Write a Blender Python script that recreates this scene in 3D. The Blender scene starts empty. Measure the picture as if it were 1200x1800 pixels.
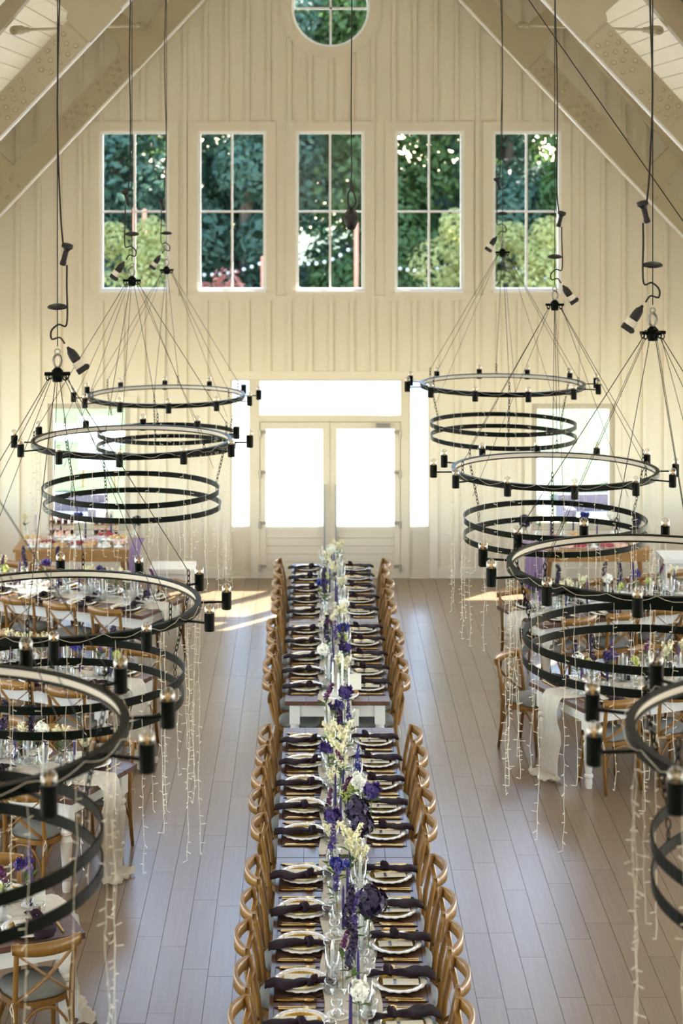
import bpy, bmesh, math, random
from mathutils import Vector, Matrix
from math import pi, sin, cos, radians as RAD, atan2, sqrt

# ---------------------------------------------------------------- camera
SC = bpy.context.scene
COL = SC.collection
F, VX, VY, H = 3200.0, 550.0, 292.0, 5.7          # focal length in px, vanishing point, eye height
CX = 0.25                                        # centre line of the hall
cam = bpy.data.cameras.new('camera')
cam_o = bpy.data.objects.new('camera', cam); COL.objects.link(cam_o)
cam.sensor_fit = 'VERTICAL'; cam.sensor_height = 36.0; cam.sensor_width = 24.0
cam.lens = 36.0 * F / 1800.0
cam.shift_x = (600 - VX) / 1800.0
cam.shift_y = -(900 - VY) / 1800.0
cam.clip_end = 400
cam_o.location = (0, 0, H); cam_o.rotation_euler = (pi/2, 0, 0)
cam.dof.use_dof = True; cam.dof.focus_distance = 13.0; cam.dof.aperture_fstop = 2.6
SC.camera = cam_o

# ---------------------------------------------------------------- world, sun, daylight
SUN_TRAVEL = Vector((-0.89, -1.0, -0.926)).normalized()
W = bpy.data.worlds.new('world'); SC.world = W; W.use_nodes = True
nt = W.node_tree; nt.nodes.clear()
sky = nt.nodes.new('ShaderNodeTexSky'); sky.sky_type = 'NISHITA'; sky.sun_disc = False
sky.sun_elevation = RAD(34.7); sky.sun_rotation = RAD(41.7); sky.air_density = 1.0; sky.dust_density = 0.7
bg = nt.nodes.new('ShaderNodeBackground'); bg.inputs[1].default_value = 1.3
wo = nt.nodes.new('ShaderNodeOutputWorld')
nt.links.new(sky.outputs[0], bg.inputs[0]); nt.links.new(bg.outputs[0], wo.inputs[0])
sun = bpy.data.lights.new('sun', 'SUN'); sun.energy = 26.0; sun.angle = RAD(0.6); sun.color = (1, .95, .86)
sun_o = bpy.data.objects.new('sun', sun); COL.objects.link(sun_o)
sun_o.rotation_euler = SUN_TRAVEL.to_track_quat('-Z', 'Y').to_euler(); sun_o.location = (10, 40, 20)
def area(name, loc, rot, sx, sy, energy, color):
    l = bpy.data.lights.new(name, 'AREA'); l.shape = 'RECTANGLE'; l.size = sx; l.size_y = sy
    l.energy = energy; l.color = color
    o = bpy.data.objects.new(name, l); COL.objects.link(o); o.location = loc; o.rotation_euler = rot
    return o
# daylight through the side windows
area('daylight_left', (CX-6.05, 13.2, 2.3), (0, RAD(-90), 0), 2.2, 18.5, 240, (1, .97, .93))
area('daylight_right', (CX+6.05, 13.2, 2.3), (0, RAD(90), 0), 2.2, 18.5, 170, (1, .97, .93))
# added fill light behind the camera; the rear wall there is solid
area('fill_behind_camera', (CX, -2.6, 5.5), (RAD(90), 0, 0), 3.2, 2.0, 130, (1, .97, .92))
# added fill lights just under both closed roof slopes, between the trusses
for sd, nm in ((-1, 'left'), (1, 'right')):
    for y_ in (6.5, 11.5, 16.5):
        area('roof_fill_'+nm, (CX+sd*3.1, y_, 7.95), (0, -sd*RAD(-49.7), 0), 1.2, 2.6, 26, (1, .97, .92))
SC.view_settings.view_transform = 'Standard'; SC.view_settings.look = 'None'
SC.view_settings.gamma = 1.0; SC.view_settings.use_curve_mapping = False
SC.view_settings.exposure = 0.5
SC.cycles.use_denoising = True
SC.cycles.transparent_max_bounces = 32
SC.cycles.max_bounces = 10
SC.cycles.caustics_reflective = False; SC.cycles.caustics_refractive = False
SC.cycles.sample_clamp_indirect = 6.0

def px(x, y, d):                                 # measured image point at depth d -> world
    return Vector(((x - VX) * d / F, d, H - (y - VY) * d / F))
def proj(p):
    return (VX + p[0] * F / p[1], VY + (H - p[2]) * F / p[1])
def inview(p, m=25):
    if p[1] < 4: return False
    x, y = proj(p); return -m < x < 1200 + m and -m < y < 1800 + m

# ---------------------------------------------------------------- materials
MATS = {}
def _nodes(name):
    m = bpy.data.materials.new(name); m.use_nodes = True
    n = m.node_tree; b = n.nodes['Principled BSDF']
    MATS[name] = m
    return m, n, b
def mat(name, col, rough=.5, metal=0., var=.0, scale=8., stretch=(1, 1, 1), bump=0., spec=.5, sheen=0., trans=0., rnd=0., coat=0.):
    m, n, b = _nodes(name)
    b.inputs['Roughness'].default_value = rough; b.inputs['Metallic'].default_value = metal
    b.inputs['Specular IOR Level'].default_value = spec
    b.inputs['Coat Weight'].default_value = coat
    if sheen: b.inputs['Sheen Weight'].default_value = sheen
    b.inputs['Base Color'].default_value = (*col, 1)
    if var or bump or rnd:
        tc = n.nodes.new('ShaderNodeTexCoord'); mp = n.nodes.new('ShaderNodeMapping'); mp.inputs['Scale'].default_value = stretch
        nz = n.nodes.new('ShaderNodeTexNoise'); nz.inputs['Scale'].default_value = scale; nz.inputs['Detail'].default_value = 5
        n.links.new(tc.outputs['Object'], mp.inputs[0]); n.links.new(mp.outputs[0], nz.inputs['Vector'])
        mx = n.nodes.new('ShaderNodeMix'); mx.data_type = 'RGBA'
        mx.inputs['A'].default_value = (*[c*(1-var) for c in col], 1); mx.inputs['B'].default_value = (*[min(1, c*(1+var)) for c in col], 1)
        n.links.new(nz.outputs[0], mx.inputs['Factor'])
        last = mx.outputs['Result']
        if rnd:
            oi = n.nodes.new('ShaderNodeObjectInfo'); hs = n.nodes.new('ShaderNodeHueSaturation')
            mr = n.nodes.new('ShaderNodeMapRange'); mr.inputs['To Min'].default_value = 1-rnd; mr.inputs['To Max'].default_value = 1+rnd
            n.links.new(oi.outputs['Random'], mr.inputs['Value']); n.links.new(mr.outputs[0], hs.inputs['Value'])
            n.links.new(last, hs.inputs['Color']); last = hs.outputs[0]
        n.links.new(last, b.inputs['Base Color'])
        if bump:
            bp = n.nodes.new('ShaderNodeBump'); bp.inputs['Strength'].default_value = bump; bp.inputs['Distance'].default_value = .01
            n.links.new(nz.outputs[0], bp.inputs['Height']); n.links.new(bp.outputs[0], b.inputs['Normal'])
    if trans:
        out = n.nodes['Material Output']; tr = n.nodes.new('ShaderNodeBsdfTranslucent'); tr.inputs[0].default_value = (*[min(1, c*1.6) for c in col], 1)
        ms = n.nodes.new('ShaderNodeMixShader'); ms.inputs[0].default_value = trans
        n.links.new(b.outputs[0], ms.inputs[1]); n.links.new(tr.outputs[0], ms.inputs[2]); n.links.new(ms.outputs[0], out.inputs[0])
    return m
def glass(name, tint=(1, 1, 1), refl=.9, rough=.02, ior=1.45, power=4.0, gain=.6):
    m = bpy.data.materials.new(name); m.use_nodes = True; n = m.node_tree; n.nodes.clear(); MATS[name] = m
    out = n.nodes.new('ShaderNodeOutputMaterial'); ms = n.nodes.new('ShaderNodeMixShader')
    tr = n.nodes.new('ShaderNodeBsdfTransparent'); tr.inputs[0].default_value = (*tint, 1)
    gl = n.nodes.new('ShaderNodeBsdfGlossy'); gl.inputs['Roughness'].default_value = rough; gl.inputs[0].default_value = (refl, refl, refl, 1)
    lw = n.nodes.new('ShaderNodeLayerWeight'); lw.inputs[0].default_value = .5
    pw = n.nodes.new('ShaderNodeMath'); pw.operation = 'POWER'; pw.inputs[1].default_value = power
    fr = n.nodes.new('ShaderNodeMath'); fr.operation = 'MULTIPLY_ADD'; fr.inputs[1].default_value = gain; fr.inputs[2].default_value = ((ior-1)/(ior+1))**2
    n.links.new(lw.outputs['Facing'], pw.inputs[0]); n.links.new(pw.outputs[0], fr.inputs[0])
    n.links.new(fr.outputs[0], ms.inputs[0]); n.links.new(tr.outputs[0], ms.inputs[1]); n.links.new(gl.outputs[0], ms.inputs[2]); n.links.new(ms.outputs[0], out.inputs[0])
    return m
WALL = mat('cream_paint', (.80, .735, .585), .55, var=.03, scale=3)
BEAM = mat('beam_paint', (.43, .37, .24), .5, var=.05, scale=4)
DECK = mat('deck_paint', (.86, .80, .66), .55, var=.04, scale=3, rnd=.04)
WHITE = mat('white_paint', (.88, .87, .82), .4, var=.02)
VINYL = mat('window_vinyl', (.9, .9, .88), .35)
DOORP = mat('door_paint', (.70, .63, .48), .45, var=.03)
FRAMEP = mat('window_frame_paint', (.52, .47, .36), .45, var=.03)
TABLEW = mat('table_leg_paint', (.82, .79, .71), .4, var=.04, scale=12)
BLACK = mat('black_metal', (.003, .005, .004), .30, 0., spec=.06)
BLACKP = mat('black_plastic', (.008, .008, .009), .5)
STEEL = mat('steel', (.35, .34, .32), .35, 1.)
HINGE = mat('hinge_metal', (.38, .35, .28), .4, .6)
GOLD = mat('brushed_gold', (.80, .52, .16), .28, 1.)
GOLDG = mat('gold_glass', (.62, .40, .07), .25, .75, var=.3, scale=60)
PEARL = mat('pearl_rim', (.86, .83, .77), .12, .25, var=.12, scale=40)
CERAM = mat('white_ceramic', (.86, .85, .82), .12)
PLUM = mat('plum_cloth', (.017, .007, .012), .8, var=.35, scale=30, bump=.3, spec=.2)
CARD = mat('card_paper', (.80, .76, .64), .7)
TAGM = mat('tag_foil', (.20, .22, .26), .3, .6)
CREAM = mat('cream_gauze', (.78, .72, .60), .85, var=.12, scale=25, bump=.4, trans=.25)
CUSH = mat('cushion_fabric', (.20, .20, .18), .9, var=.12, scale=40, bump=.2)
CHAIRW = mat('honey_wood', (.235, .110, .019), .38, var=.3, scale=9, stretch=(4, 4, 1), rnd=.12, coat=.05)
PCAND = mat('purple_wax', (.030, .014, .095), .4)
WCAND = mat('white_wax', (.85, .83, .74), .4)
GLASS = glass('clear_glass', (.975, .98, .98), 1.0, .06, 1.55, 2.6, .85)
BULBG = glass('bulb_glass', (.93, .93, .92), 1.0, .10, 1.9, 1.6, .7)
PANE = glass('window_glass', (.985, .99, .99), .8, .0, 1.1, 5.0, .4)
WIREC = mat('fairy_wire', (.70, .67, .58), .35)
LED = mat('led_diffuser', (.80, .78, .72), .5)
AMBER = mat('amber_filament', (.75, .42, .06), .4)
GREEN = mat('leaf_green', (.07, .13, .03), .5, var=.4, scale=12, trans=.2)
MOSS = mat('yellow_green_petal', (.50, .52, .16), .6, var=.2, trans=.2)
CREAMP = mat('cream_petal', (.80, .74, .50), .65, var=.12, trans=.2)
WHITEP = mat('white_petal', (.86, .84, .74), .65, var=.08, trans=.2)
PURP = mat('violet_petal', (.055, .03, .16), .6, var=.35, scale=20, trans=.15)
DARKP = mat('dark_violet_petal', (.022, .010, .045), .65, var=.5, scale=25)
BLUEP = mat('blue_petal', (.03, .03, .22), .6, var=.3, trans=.15)
MAGP = mat('magenta_petal', (.10, .015, .08), .6, var=.3, trans=.15)
LILAC = mat('lilac_cloth', (.27, .19, .32), .8, var=.15, scale=12, trans=.2)
BUFFW = mat('buffet_wood', (.33, .17, .05), .45, var=.3, scale=6, stretch=(1, 6, 6))
ORANGE = mat('orange_paint', (.70, .26, .14), .5)
CHOC = mat('dark_pot', (.035, .016, .012), .5)
PASTRY = mat('pastry', (.62, .38, .16), .7, var=.3, scale=30)
BERRY = mat('berry', (.42, .04, .05), .4, var=.3)
PEACH = mat('peach_icing', (.78, .48, .36), .6, var=.15)
LAWN = mat('lawn_grass', (.040, .072, .014), .9, var=.35, scale=1.2)
PATH = mat('pale_paving', (.62, .58, .52), .85, var=.08, scale=3)
SOFA = mat('lavender_grey_fabric', (.085, .08, .11), .9, var=.1, scale=8)
BARK = mat('bark', (.10, .07, .045), .9, var=.4, scale=6, bump=.5)
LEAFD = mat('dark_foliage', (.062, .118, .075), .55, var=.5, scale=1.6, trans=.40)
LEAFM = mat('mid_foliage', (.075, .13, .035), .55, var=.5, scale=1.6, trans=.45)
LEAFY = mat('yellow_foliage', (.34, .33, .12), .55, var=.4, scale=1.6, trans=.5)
PINKL = mat('pink_blossom', (.55, .22, .16), .6, var=.3, trans=.4)

def wood_floor(name, c1, c2, rough, spec, sx, sy):
    m, n, b = _nodes(name)
    g = n.nodes.new('ShaderNodeNewGeometry'); oi = n.nodes.new('ShaderNodeObjectInfo')
    add = n.nodes.new('ShaderNodeMath'); add.operation = 'ADD'; fr = n.nodes.new('ShaderNodeMath'); fr.operation = 'FRACT'
    n.links.new(g.outputs['Random Per Island'], add.inputs[0]); n.links.new(oi.outputs['Random'], add.inputs[1]); n.links.new(add.outputs[0], fr.inputs[0])
    mp = n.nodes.new('ShaderNodeMapping'); mp.inputs['Scale'].default_value = (sx, sy, 1)
    cb = n.nodes.new('ShaderNodeCombineXYZ'); n.links.new(fr.outputs[0], cb.inputs[2])
    va = n.nodes.new('ShaderNodeVectorMath'); va.operation = 'MULTIPLY_ADD'; va.inputs[1].default_value = (0, 0, 40)
    n.links.new(cb.outputs[0], va.inputs[0]); n.links.new(g.outputs['Position'], va.inputs[2])
    n.links.new(va.outputs[0], mp.inputs[0])
    nz = n.nodes.new('ShaderNodeTexNoise'); nz.inputs['Scale'].default_value = 1; nz.inputs['Detail'].default_value = 4; nz.inputs['Roughness'].default_value = .55
    n.links.new(mp.outputs[0], nz.inputs['Vector'])
    rp = n.nodes.new('ShaderNodeValToRGB'); rp.color_ramp.elements[0].position = .22; rp.color_ramp.elements[1].position = .75
    rp.color_ramp.elements[0].color = (*c1, 1); rp.color_ramp.elements[1].color = (*c2, 1)
    n.links.new(nz.outputs[0], rp.inputs[0])
    hs = n.nodes.new('ShaderNodeHueSaturation'); mr = n.nodes.new('ShaderNodeMapRange'); mr.inputs['To Min'].default_value = .94; mr.inputs['To Max'].default_value = 1.06
    n.links.new(fr.outputs[0], mr.inputs['Value']); n.links.new(mr.outputs[0], hs.inputs['Value']); n.links.new(rp.outputs[0], hs.inputs['Color'])
    n.links.new(hs.outputs[0], b.inputs['Base Color'])
    rr = n.nodes.new('ShaderNodeMapRange'); rr.inputs['To Min'].default_value = rough-.005; rr.inputs['To Max'].default_value = rough+.005
    n.links.new(nz.outputs[0], rr.inputs['Value']); n.links.new(rr.outputs[0], b.inputs['Roughness'])
    b.inputs['Specular IOR Level'].default_value = spec
    return m
FLOOR = wood_floor('oak_floor', (.200, .139, .086), (.226, .159, .100), .27, .9, 40, 1.6)
TOPW = wood_floor('walnut_top', (.055, .024, .014), (.13, .060, .036), .30, .6, 6, 14)
SUBF = mat('subfloor', (.03, .022, .016), .9)

# ---------------------------------------------------------------- mesh builder
class MB:
    def __init__(s): s.v = []; s.f = []
    def box(s, c, d, M=None):
        i = len(s.v); x, y, z = c; a, b, e = d[0]/2, d[1]/2, d[2]/2
        p = [Vector((x+i_*a, y+j_*b, z+k_*e)) for k_ in (-1, 1) for j_ in (-1, 1) for i_ in (-1, 1)]
        if M: p = [M @ q for q in p]
        s.v += [tuple(q) for q in p]
        s.f += [(i, i+2, i+3, i+1), (i+4, i+5, i+7, i+6), (i, i+1, i+5, i+4), (i+2, i+6, i+7, i+3), (i, i+4, i+6, i+2), (i+1, i+3, i+7, i+5)]
        return s
    def bar(s, p, q, w, h, up=(0, 0, 1)):            # rectangular bar from p to q
        p, q = Vector(p), Vector(q); d = (q-p); L = d.length; d.normalize(); up = Vector(up)
        x = d.cross(up);
        if x.length < 1e-5: x = Vector((1, 0, 0))
        x.normalize(); u = x.cross(d)
        i = len(s.v)
        for t in (p, q):
            for a, b in ((-1, -1), (1, -1), (1, 1), (-1, 1)): s.v.append(tuple(t + x*(a*w/2) + u*(b*h/2)))
        s.f += [(i+3, i+2, i+1, i), (i+4, i+5, i+6, i+7)] + [(i+k, i+(k+1) % 4, i+4+(k+1) % 4, i+4+k) for k in range(4)]
        return s
    def tube(s, pts, r, n=6, closed=False, flat=1.0):
        pts = [Vector(p) for p in pts]; N = len(pts); rs = r if isinstance(r, (list, tuple)) else [r]*N
        base = len(s.v); prev = None
        for k, p in enumerate(pts):
            if closed: t = pts[(k+1) % N] - pts[k-1]
            else: t = pts[min(k+1, N-1)] - pts[max(k-1, 0)]
            t.normalize()
            if prev is None:
                a = Vector((0, 0, 1)) if abs(t.z) < .9 else Vector((1, 0, 0))
                u = t.cross(a).normalized()
            else:
                u = prev - t*prev.dot(t)
                if u.length < 1e-6: u = t.orthogonal()
                u.normalize()
            prev = u; w = t.cross(u)
            for j in range(n):
                a = 2*pi*j/n; s.v.append(tuple(p + u*(cos(a)*rs[k]) + w*(sin(a)*rs[k]*flat)))
        for k in range(N if closed else N-1):
            k2 = (k+1) % N
            for j in range(n):
                j2 = (j+1) % n
                s.f.append((base+k*n+j, base+k*n+j2, base+k2*n+j2, base+k2*n+j))
        if not closed:
            s.f.append(tuple(base+j for j in range(n))[::-1]); s.f.append(tuple(base+(N-1)*n+j for j in range(n)))
        return s
    def lathe(s, prof, n=16, c=(0, 0, 0), rmod=None, cap=True):
        base = len(s.v); m = len(prof)
        for (r, z) in prof:
            for j in range(n):
                a = 2*pi*j/n; k = rmod(j, r) if rmod else 1
                s.v.append((c[0]+cos(a)*r*k, c[1]+sin(a)*r*k, c[2]+z))
        for i in range(m-1):
            for j in range(n):
                j2 = (j+1) % n; s.f.append((base+i*n+j, base+i*n+j2, base+(i+1)*n+j2, base+(i+1)*n+j))
        if cap:
            if prof[0][0] > 1e-4: s.f.append(tuple(base+j for j in range(n))[::-1])
            if prof[-1][0] > 1e-4: s.f.append(tuple(base+(m-1)*n+j for j in range(n)))
        return s
    def ring(s, ri, ro, z0, z1, n=64):
        b = len(s.v)
        for j in range(n):
            a = 2*pi*j/n; c_, s_ = cos(a), sin(a)
            s.v += [(ri*c_, ri*s_, z0), (ro*c_, ro*s_, z0), (ro*c_, ro*s_, z1), (ri*c_, ri*s_, z1)]
        for j in range(n):
            i, k = b+4*j, b+4*((j+1) % n)
            for e in range(4): s.f.append((i+e, i+(e+1) % 4, k+(e+1) % 4, k+e)[::-1])
        return s
    def quad(s, a, b, c, d):
        i = len(s.v); s.v += [tuple(a), tuple(b), tuple(c), tuple(d)]; s.f.append((i, i+1, i+2, i+3)); return s
    def blob(s, c, r, n=6, m=4, sq=(1, 1, 1)):
        prof = [(max(sin(pi*k/m), 1e-5)*r, -cos(pi*k/m)*r) for k in range(m+1)]
        b = len(s.v); s.lathe(prof, n, (0, 0, 0), cap=False)
        for i in range(b, len(s.v)):
            x, y, z = s.v[i]; s.v[i] = (c[0]+x*sq[0], c[1]+y*sq[1], c[2]+z*sq[2])
        return s
    def mesh(s, name, m, smooth=False):
        me = bpy.data.meshes.new(name); me.from_pydata(s.v, [], s.f)
        if smooth: me.shade_smooth()
        me.materials.append(m); me.update()
        return me
    def build(s, name, m, parent=None, loc=(0, 0, 0), smooth=False):
        return link(name, s.mesh(name, m, smooth), parent, loc)

def link(name, me, parent=None, loc=(0, 0, 0), rz=0, scale=None):
    o = bpy.data.objects.new(name, me); COL.objects.link(o); o.location = loc
    if rz: o.rotation_euler[2] = rz
    if scale is not None: o.scale = (scale,)*3 if not isinstance(scale, tuple) else scale
    if parent: o.parent = parent
    return o
def empty(name, loc=(0, 0, 0), rz=0):
    o = bpy.data.objects.new(name, None); COL.objects.link(o); o.location = loc; o.rotation_euler[2] = rz
    o.empty_display_size = .1
    return o
def tag(o, label=None, cat=None, group=None, kind=None):
    if label: o['label'] = label
    if cat: o['category'] = cat
    if group: o['group'] = group
    if kind: o['kind'] = kind
    return o
def spawn(name, spec, loc, rz, label, cat, group=None, scale=None):
    """spec: a mesh (one-piece thing) or a list of (part_name, mesh, [subs], loc, rz)"""
    if isinstance(spec, bpy.types.Mesh):
        o = link(name, spec, None, loc, rz, scale)
    else:
        o = empty(name, loc, rz)
        if scale is not None: o.scale = (scale,)*3 if not isinstance(scale, tuple) else scale
        for p in spec:
            c = link(p[0], p[1], o, p[3] if len(p) > 3 else (0, 0, 0), p[4] if len(p) > 4 else 0)
            for q in (p[2] if len(p) > 2 and p[2] else []):
                link(q[0], q[1], c, q[2] if len(q) > 2 else (0, 0, 0))
    return tag(o, label, cat, group)
ORD = ['nearest', 'second', 'third', 'fourth', 'fifth', 'sixth', 'seventh', 'eighth', 'ninth', 'tenth', 'eleventh', 'twelfth', 'thirteenth',
       'fourteenth', 'fifteenth', 'sixteenth', 'seventeenth', 'eighteenth', 'nineteenth', 'twentieth', 'twenty-first', 'twenty-second', 'twenty-third', 'twenty-fourth']
rnd = random.Random(7)

# ================================================================ STRUCTURE
DW = 25.2; S = DW / F
def wx(x): return (x - VX) * S
def wz(y): return H - (y - VY) * S
ROOF_A, ROOF_K = 11.74, 1.18                       # underside of the roof deck: z = A - K|x-CX|
HALF = 6.2
def roofz(x): return ROOF_A - ROOF_K*abs(x-CX)

# ---- floor: sub-floor plus planks
fl = MB().box((CX, 11.2, -.06), (2*HALF, 28.4, .08)).build('floor', SUBF); tag(fl, kind='structure')
PWID, GAP = .186, .003
planks = []
col_i = 0; x = CX - HALF
r2 = random.Random(3)
while x < CX + HALF - .02:
    y = -3 - r2.random()*1.3
    while y < 25.2:
        L = r2.choice([1.22, 1.22, 1.36, 1.05])
        y0, y1 = max(y, -3), min(y+L, 25.2)
        if y1 - y0 > .05: planks.append((x+PWID/2, (y0+y1)/2, y1-y0))
        y += L
    x += PWID
vis = [p for p in planks if inview((p[0], max(4.1, p[1]), 0), 15)]
vis.sort(key=lambda p: p[1]); near = set(vis[:300])
pm = {}
def plank_mesh(L):
    k = round(L, 2)
    if k not in pm: pm[k] = MB().box((0, 0, -.01), (PWID-GAP, L-GAP, .02)).mesh('plank', FLOOR)
    return pm[k]
rest = MB()
for p in planks:
    if p in near: link('plank', plank_mesh(p[2]), fl, (p[0], p[1], 0))
    else: rest.box((p[0], p[1], -.01), (PWID-GAP, p[2]-GAP, .02))
o = rest.build('far_planks', FLOOR, fl); o['kind'] = 'stuff'

# ---- back wall with openings
def wall_with_holes(name, outer, holes, y0, y1, m):
    bm = bmesh.new()
    for yy in (y0, y1):
        es = []
        for loop in [outer]+holes:
            vs = [bm.verts.new((p[0], yy, p[1])) for p in loop]
            es += [bm.edges.new((vs[i], vs[(i+1) % len(vs)])) for i in range(len(vs))]
        bmesh.ops.triangle_fill(bm, use_beauty=True, use_dissolve=False, edges=es)
    for loop in [outer]+holes:
        n = len(loop)
        for i in range(n):
            a, b = loop[i], loop[(i+1) % n]
            vs = [bm.verts.new(q) for q in ((a[0], y0, a[1]), (b[0], y0, b[1]), (b[0], y1, b[1]), (a[0], y1, a[1]))]
            bm.faces.new(vs)
    bmesh.ops.recalc_face_normals(bm, faces=bm.faces)
    me = bpy.data.meshes.new(name); bm.to_mesh(me); bm.free(); me.materials.append(m)
    return tag(link(name, me), kind='structure')
def rect(x0, x1, y0, y1): return [(wx(x0), wz(y1)), (wx(x1), wz(y1)), (wx(x1), wz(y0)), (wx(x0), wz(y0))]
UP = [(175, 297), (347, 468), (519, 641), (693, 815), (865, 986)]
UPY = (230, 514)
LOW = [(84, 229), (934, 1080)]; LOWY = (709, 931)
DOOR = (405, 755, 666, 1015)
RC, RR = (wx(581), wz(14)), 69*S
holes = [rect(a, b, *UPY) for a, b in UP] + [rect(a, b, *LOWY) for a, b in LOW]
holes += [[(wx(DOOR[0]), .0005), (wx(DOOR[1]), .0005), (wx(DOOR[1]), wz(DOOR[2])), (wx(DOOR[0]), wz(DOOR[2]))]]
holes += [[(RC[0]+RR*cos(2*pi*i/40), RC[1]+RR*sin(2*pi*i/40)) for i in range(40)]]
outer = [(CX-HALF, -.02), (CX+HALF, -.02), (CX+HALF, roofz(CX+HALF)), (CX, ROOF_A), (CX-HALF, roofz(CX-HALF))]
wb = wall_with_holes('wall_back', outer, holes, DW, DW+.10, WALL)
# casings (flat boards round the openings), battens between them
excl = []
def board(x0, x1, z0, z1, proud=.022, m=WALL, name='casing_board', parent=None):
    return MB().box(((x0+x1)/2, DW-proud/2, (z0+z1)/2), (x1-x0, proud, z1-z0)).build(name, m, parent or wb)
def casing(x0, x1, z0, z1, w, proud=.025, bottom=True, m=WALL):
    board(x0-w, x0, z0, z1, proud, m); board(x1, x1+w, z0, z1, proud, m); board(x0-w, x1+w, z1, z1+w, proud, m)
    if bottom: board(x0-w, x1+w, z0-w*.5, z0, proud+.015, m)
    excl.append((x0-w, x1+w, (z0-w*.5 if bottom else -1), z1+w))
for a, b in UP: casing(wx(a), wx(b), wz(UPY[1]), wz(UPY[0]), .13)
for a, b in LOW: casing(wx(a), wx(b), wz(LOWY[1]), wz(LOWY[0]), .10)
casing(wx(DOOR[0]), wx(DOOR[1]), 0, wz(DOOR[2]), .11, bottom=False)
ZB = wz(522)
board(wx(155), wx(1012), ZB-.045, ZB+.02, .03, name='trim_board'); excl.append((wx(155), wx(1012), ZB-.045, ZB+.02))
board(CX-HALF, wx(DOOR[0])-.11, 0, .14, .02, name='baseboard'); board(wx(DOOR[1])+.11, CX+HALF, 0, .14, .02, name='baseboard')
excl.append((-9, 9, -1, .14))
me = MB()
n = 48; cr = RR + .16                            # round casing
vs = []
for i in range(n):
    a = 2*pi*i/n
    for r_, yy in ((RR, DW), (RR, DW-.025), (cr, DW-.025), (cr, DW)): me.v.append((RC[0]+r_*cos(a), yy, RC[1]+r_*sin(a)))
for i in range(n):
    j = (i+1) % n
    for e in range(3): me.f.append((4*i+e, 4*i+e+1, 4*j+e+1, 4*j+e))
me.build('casing_ring', WALL, wb)
k0 = -21
for k in range(k0, 22):
    xk = .25 + .289*k
    segs = [(.0, roofz(xk)-.02)]
    for (a, b, c, d) in excl:
        if a-.02 < xk < b+.02:
            ns = []
            for s0, s1 in segs:
                if c > s0: ns.append((s0, min(s1, c)))
                if d < s1: ns.append((max(s0, d), s1))
            segs = [q for q in ns if q[1]-q[0] > .05]
    dx = abs(xk-RC[0])
    if dx < cr:
        h = sqrt(cr*cr-dx*dx); ns = []
        for s0, s1 in segs:
            if s0 < RC[1]-h < s1: ns += [(s0, RC[1]-h), (RC[1]+h, s1)]
            else: ns.append((s0, s1))
        segs = ns
    for s0, s1 in segs:
        if abs(xk-CX) < HALF-.05 and s1-s0 > .04: board(xk-.026, xk+.026, s0, s1, .032, name='batten')

# ---- windows
def window(name, x0, x1, z0, z1, fw, fm, muntin=True, y=DW+.05):
    o = tag(empty(name, (0, 0, 0)), kind='structure')
    fr = MB()
    for (a, b, c, d) in ((x0, x0+fw, z0, z1), (x1-fw, x1, z0, z1), (x0+fw, x1-fw, z0, z0+fw*1.3), (x0+fw, x1-fw, z1-fw, z1)):
        fr.box(((a+b)/2, y, (c+d)/2), (b-a, .09, d-c))
    fr.build('window_frame', fm, o)
    MB().box(((x0+x1)/2, DW+.02, z0+.012), (x1-x0-.004, .16, .024)).build('window_sill', fm, o)
    if muntin:
        xm = (x0+x1)/2; zm = z0+(z1-z0)*.5
        xs = [(x0+fw, xm-.016), (xm+.016, x1-fw)]; zs = [(z0+fw*1.3, zm-.016), (zm+.016, z1-fw)]
        MB().box((xm, y, (z0+z1)/2), (.030, .05, z1-z0-2*fw)).build('muntin', fm, o)
        MB().box((xm, y, zm), (x1-x0-2*fw, .045, .030)).build('muntin', fm, o)
    else:
        xs = [(x0+fw, x1-fw)]; zs = [(z0+fw*1.3, z1-fw)]
    for a, b in xs:
        for c, d in zs: MB().box(((a+b)/2, y+.01, (c+d)/2), (b-a, .006, d-c)).build('pane', PANE, o)
    return o
for i, (a, b) in enumerate(UP): window('window_%d' % (i+1), wx(a), wx(b), wz(UPY[1]), wz(UPY[0]), .045, VINYL)
for i, (a, b) in enumerate(LOW): window('window_%d' % (i+6), wx(a), wx(b), wz(LOWY[1]), wz(LOWY[0]), .075, FRAMEP, False)
o = tag(empty('window_8'), kind='structure')
m_ = MB(); n = 48
for i in range(n):
    a = 2*pi*i/n
    for r_, yy in ((RR, DW+.04), (RR-.035, DW+.04), (RR-.035, DW+.13), (RR, DW+.13)): m_.v.append((RC[0]+r_*cos(a), yy, RC[1]+r_*sin(a)))
for i in range(n):
    j = (i+1) % n
    for e in range(4): m_.f.append((4*i+e, 4*i+(e+1) % 4, 4*j+(e+1) % 4, 4*j+e))
m_.build('window_frame', VINYL, o)
MB().box((RC[0], DW+.08, RC[1]), (.03, .04, 2*RR-.07)).build('muntin', VINYL, o)
MB().box((RC[0], DW+.08, RC[1]), (2*RR-.07, .04, .03)).build('muntin', VINYL, o)
for q in range(4):
    m_ = MB(); ang = [q*pi/2 + pi/2*k/8 for k in range(9)]; r_ = RR-.035
    ctr = (RC[0]+.015*(1 if q in (0, 3) else -1), RC[1]+.015*(1 if q < 2 else -1))
    loop = [ctr]+[(RC[0]+r_*cos(a), RC[1]+r_*sin(a)) for a in ang]
    m_.v = [(p[0], DW+.09, p[1]) for p in loop]; m_.f = [tuple(range(len(loop)))]
    m_.build('pane', PANE, o)

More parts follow.
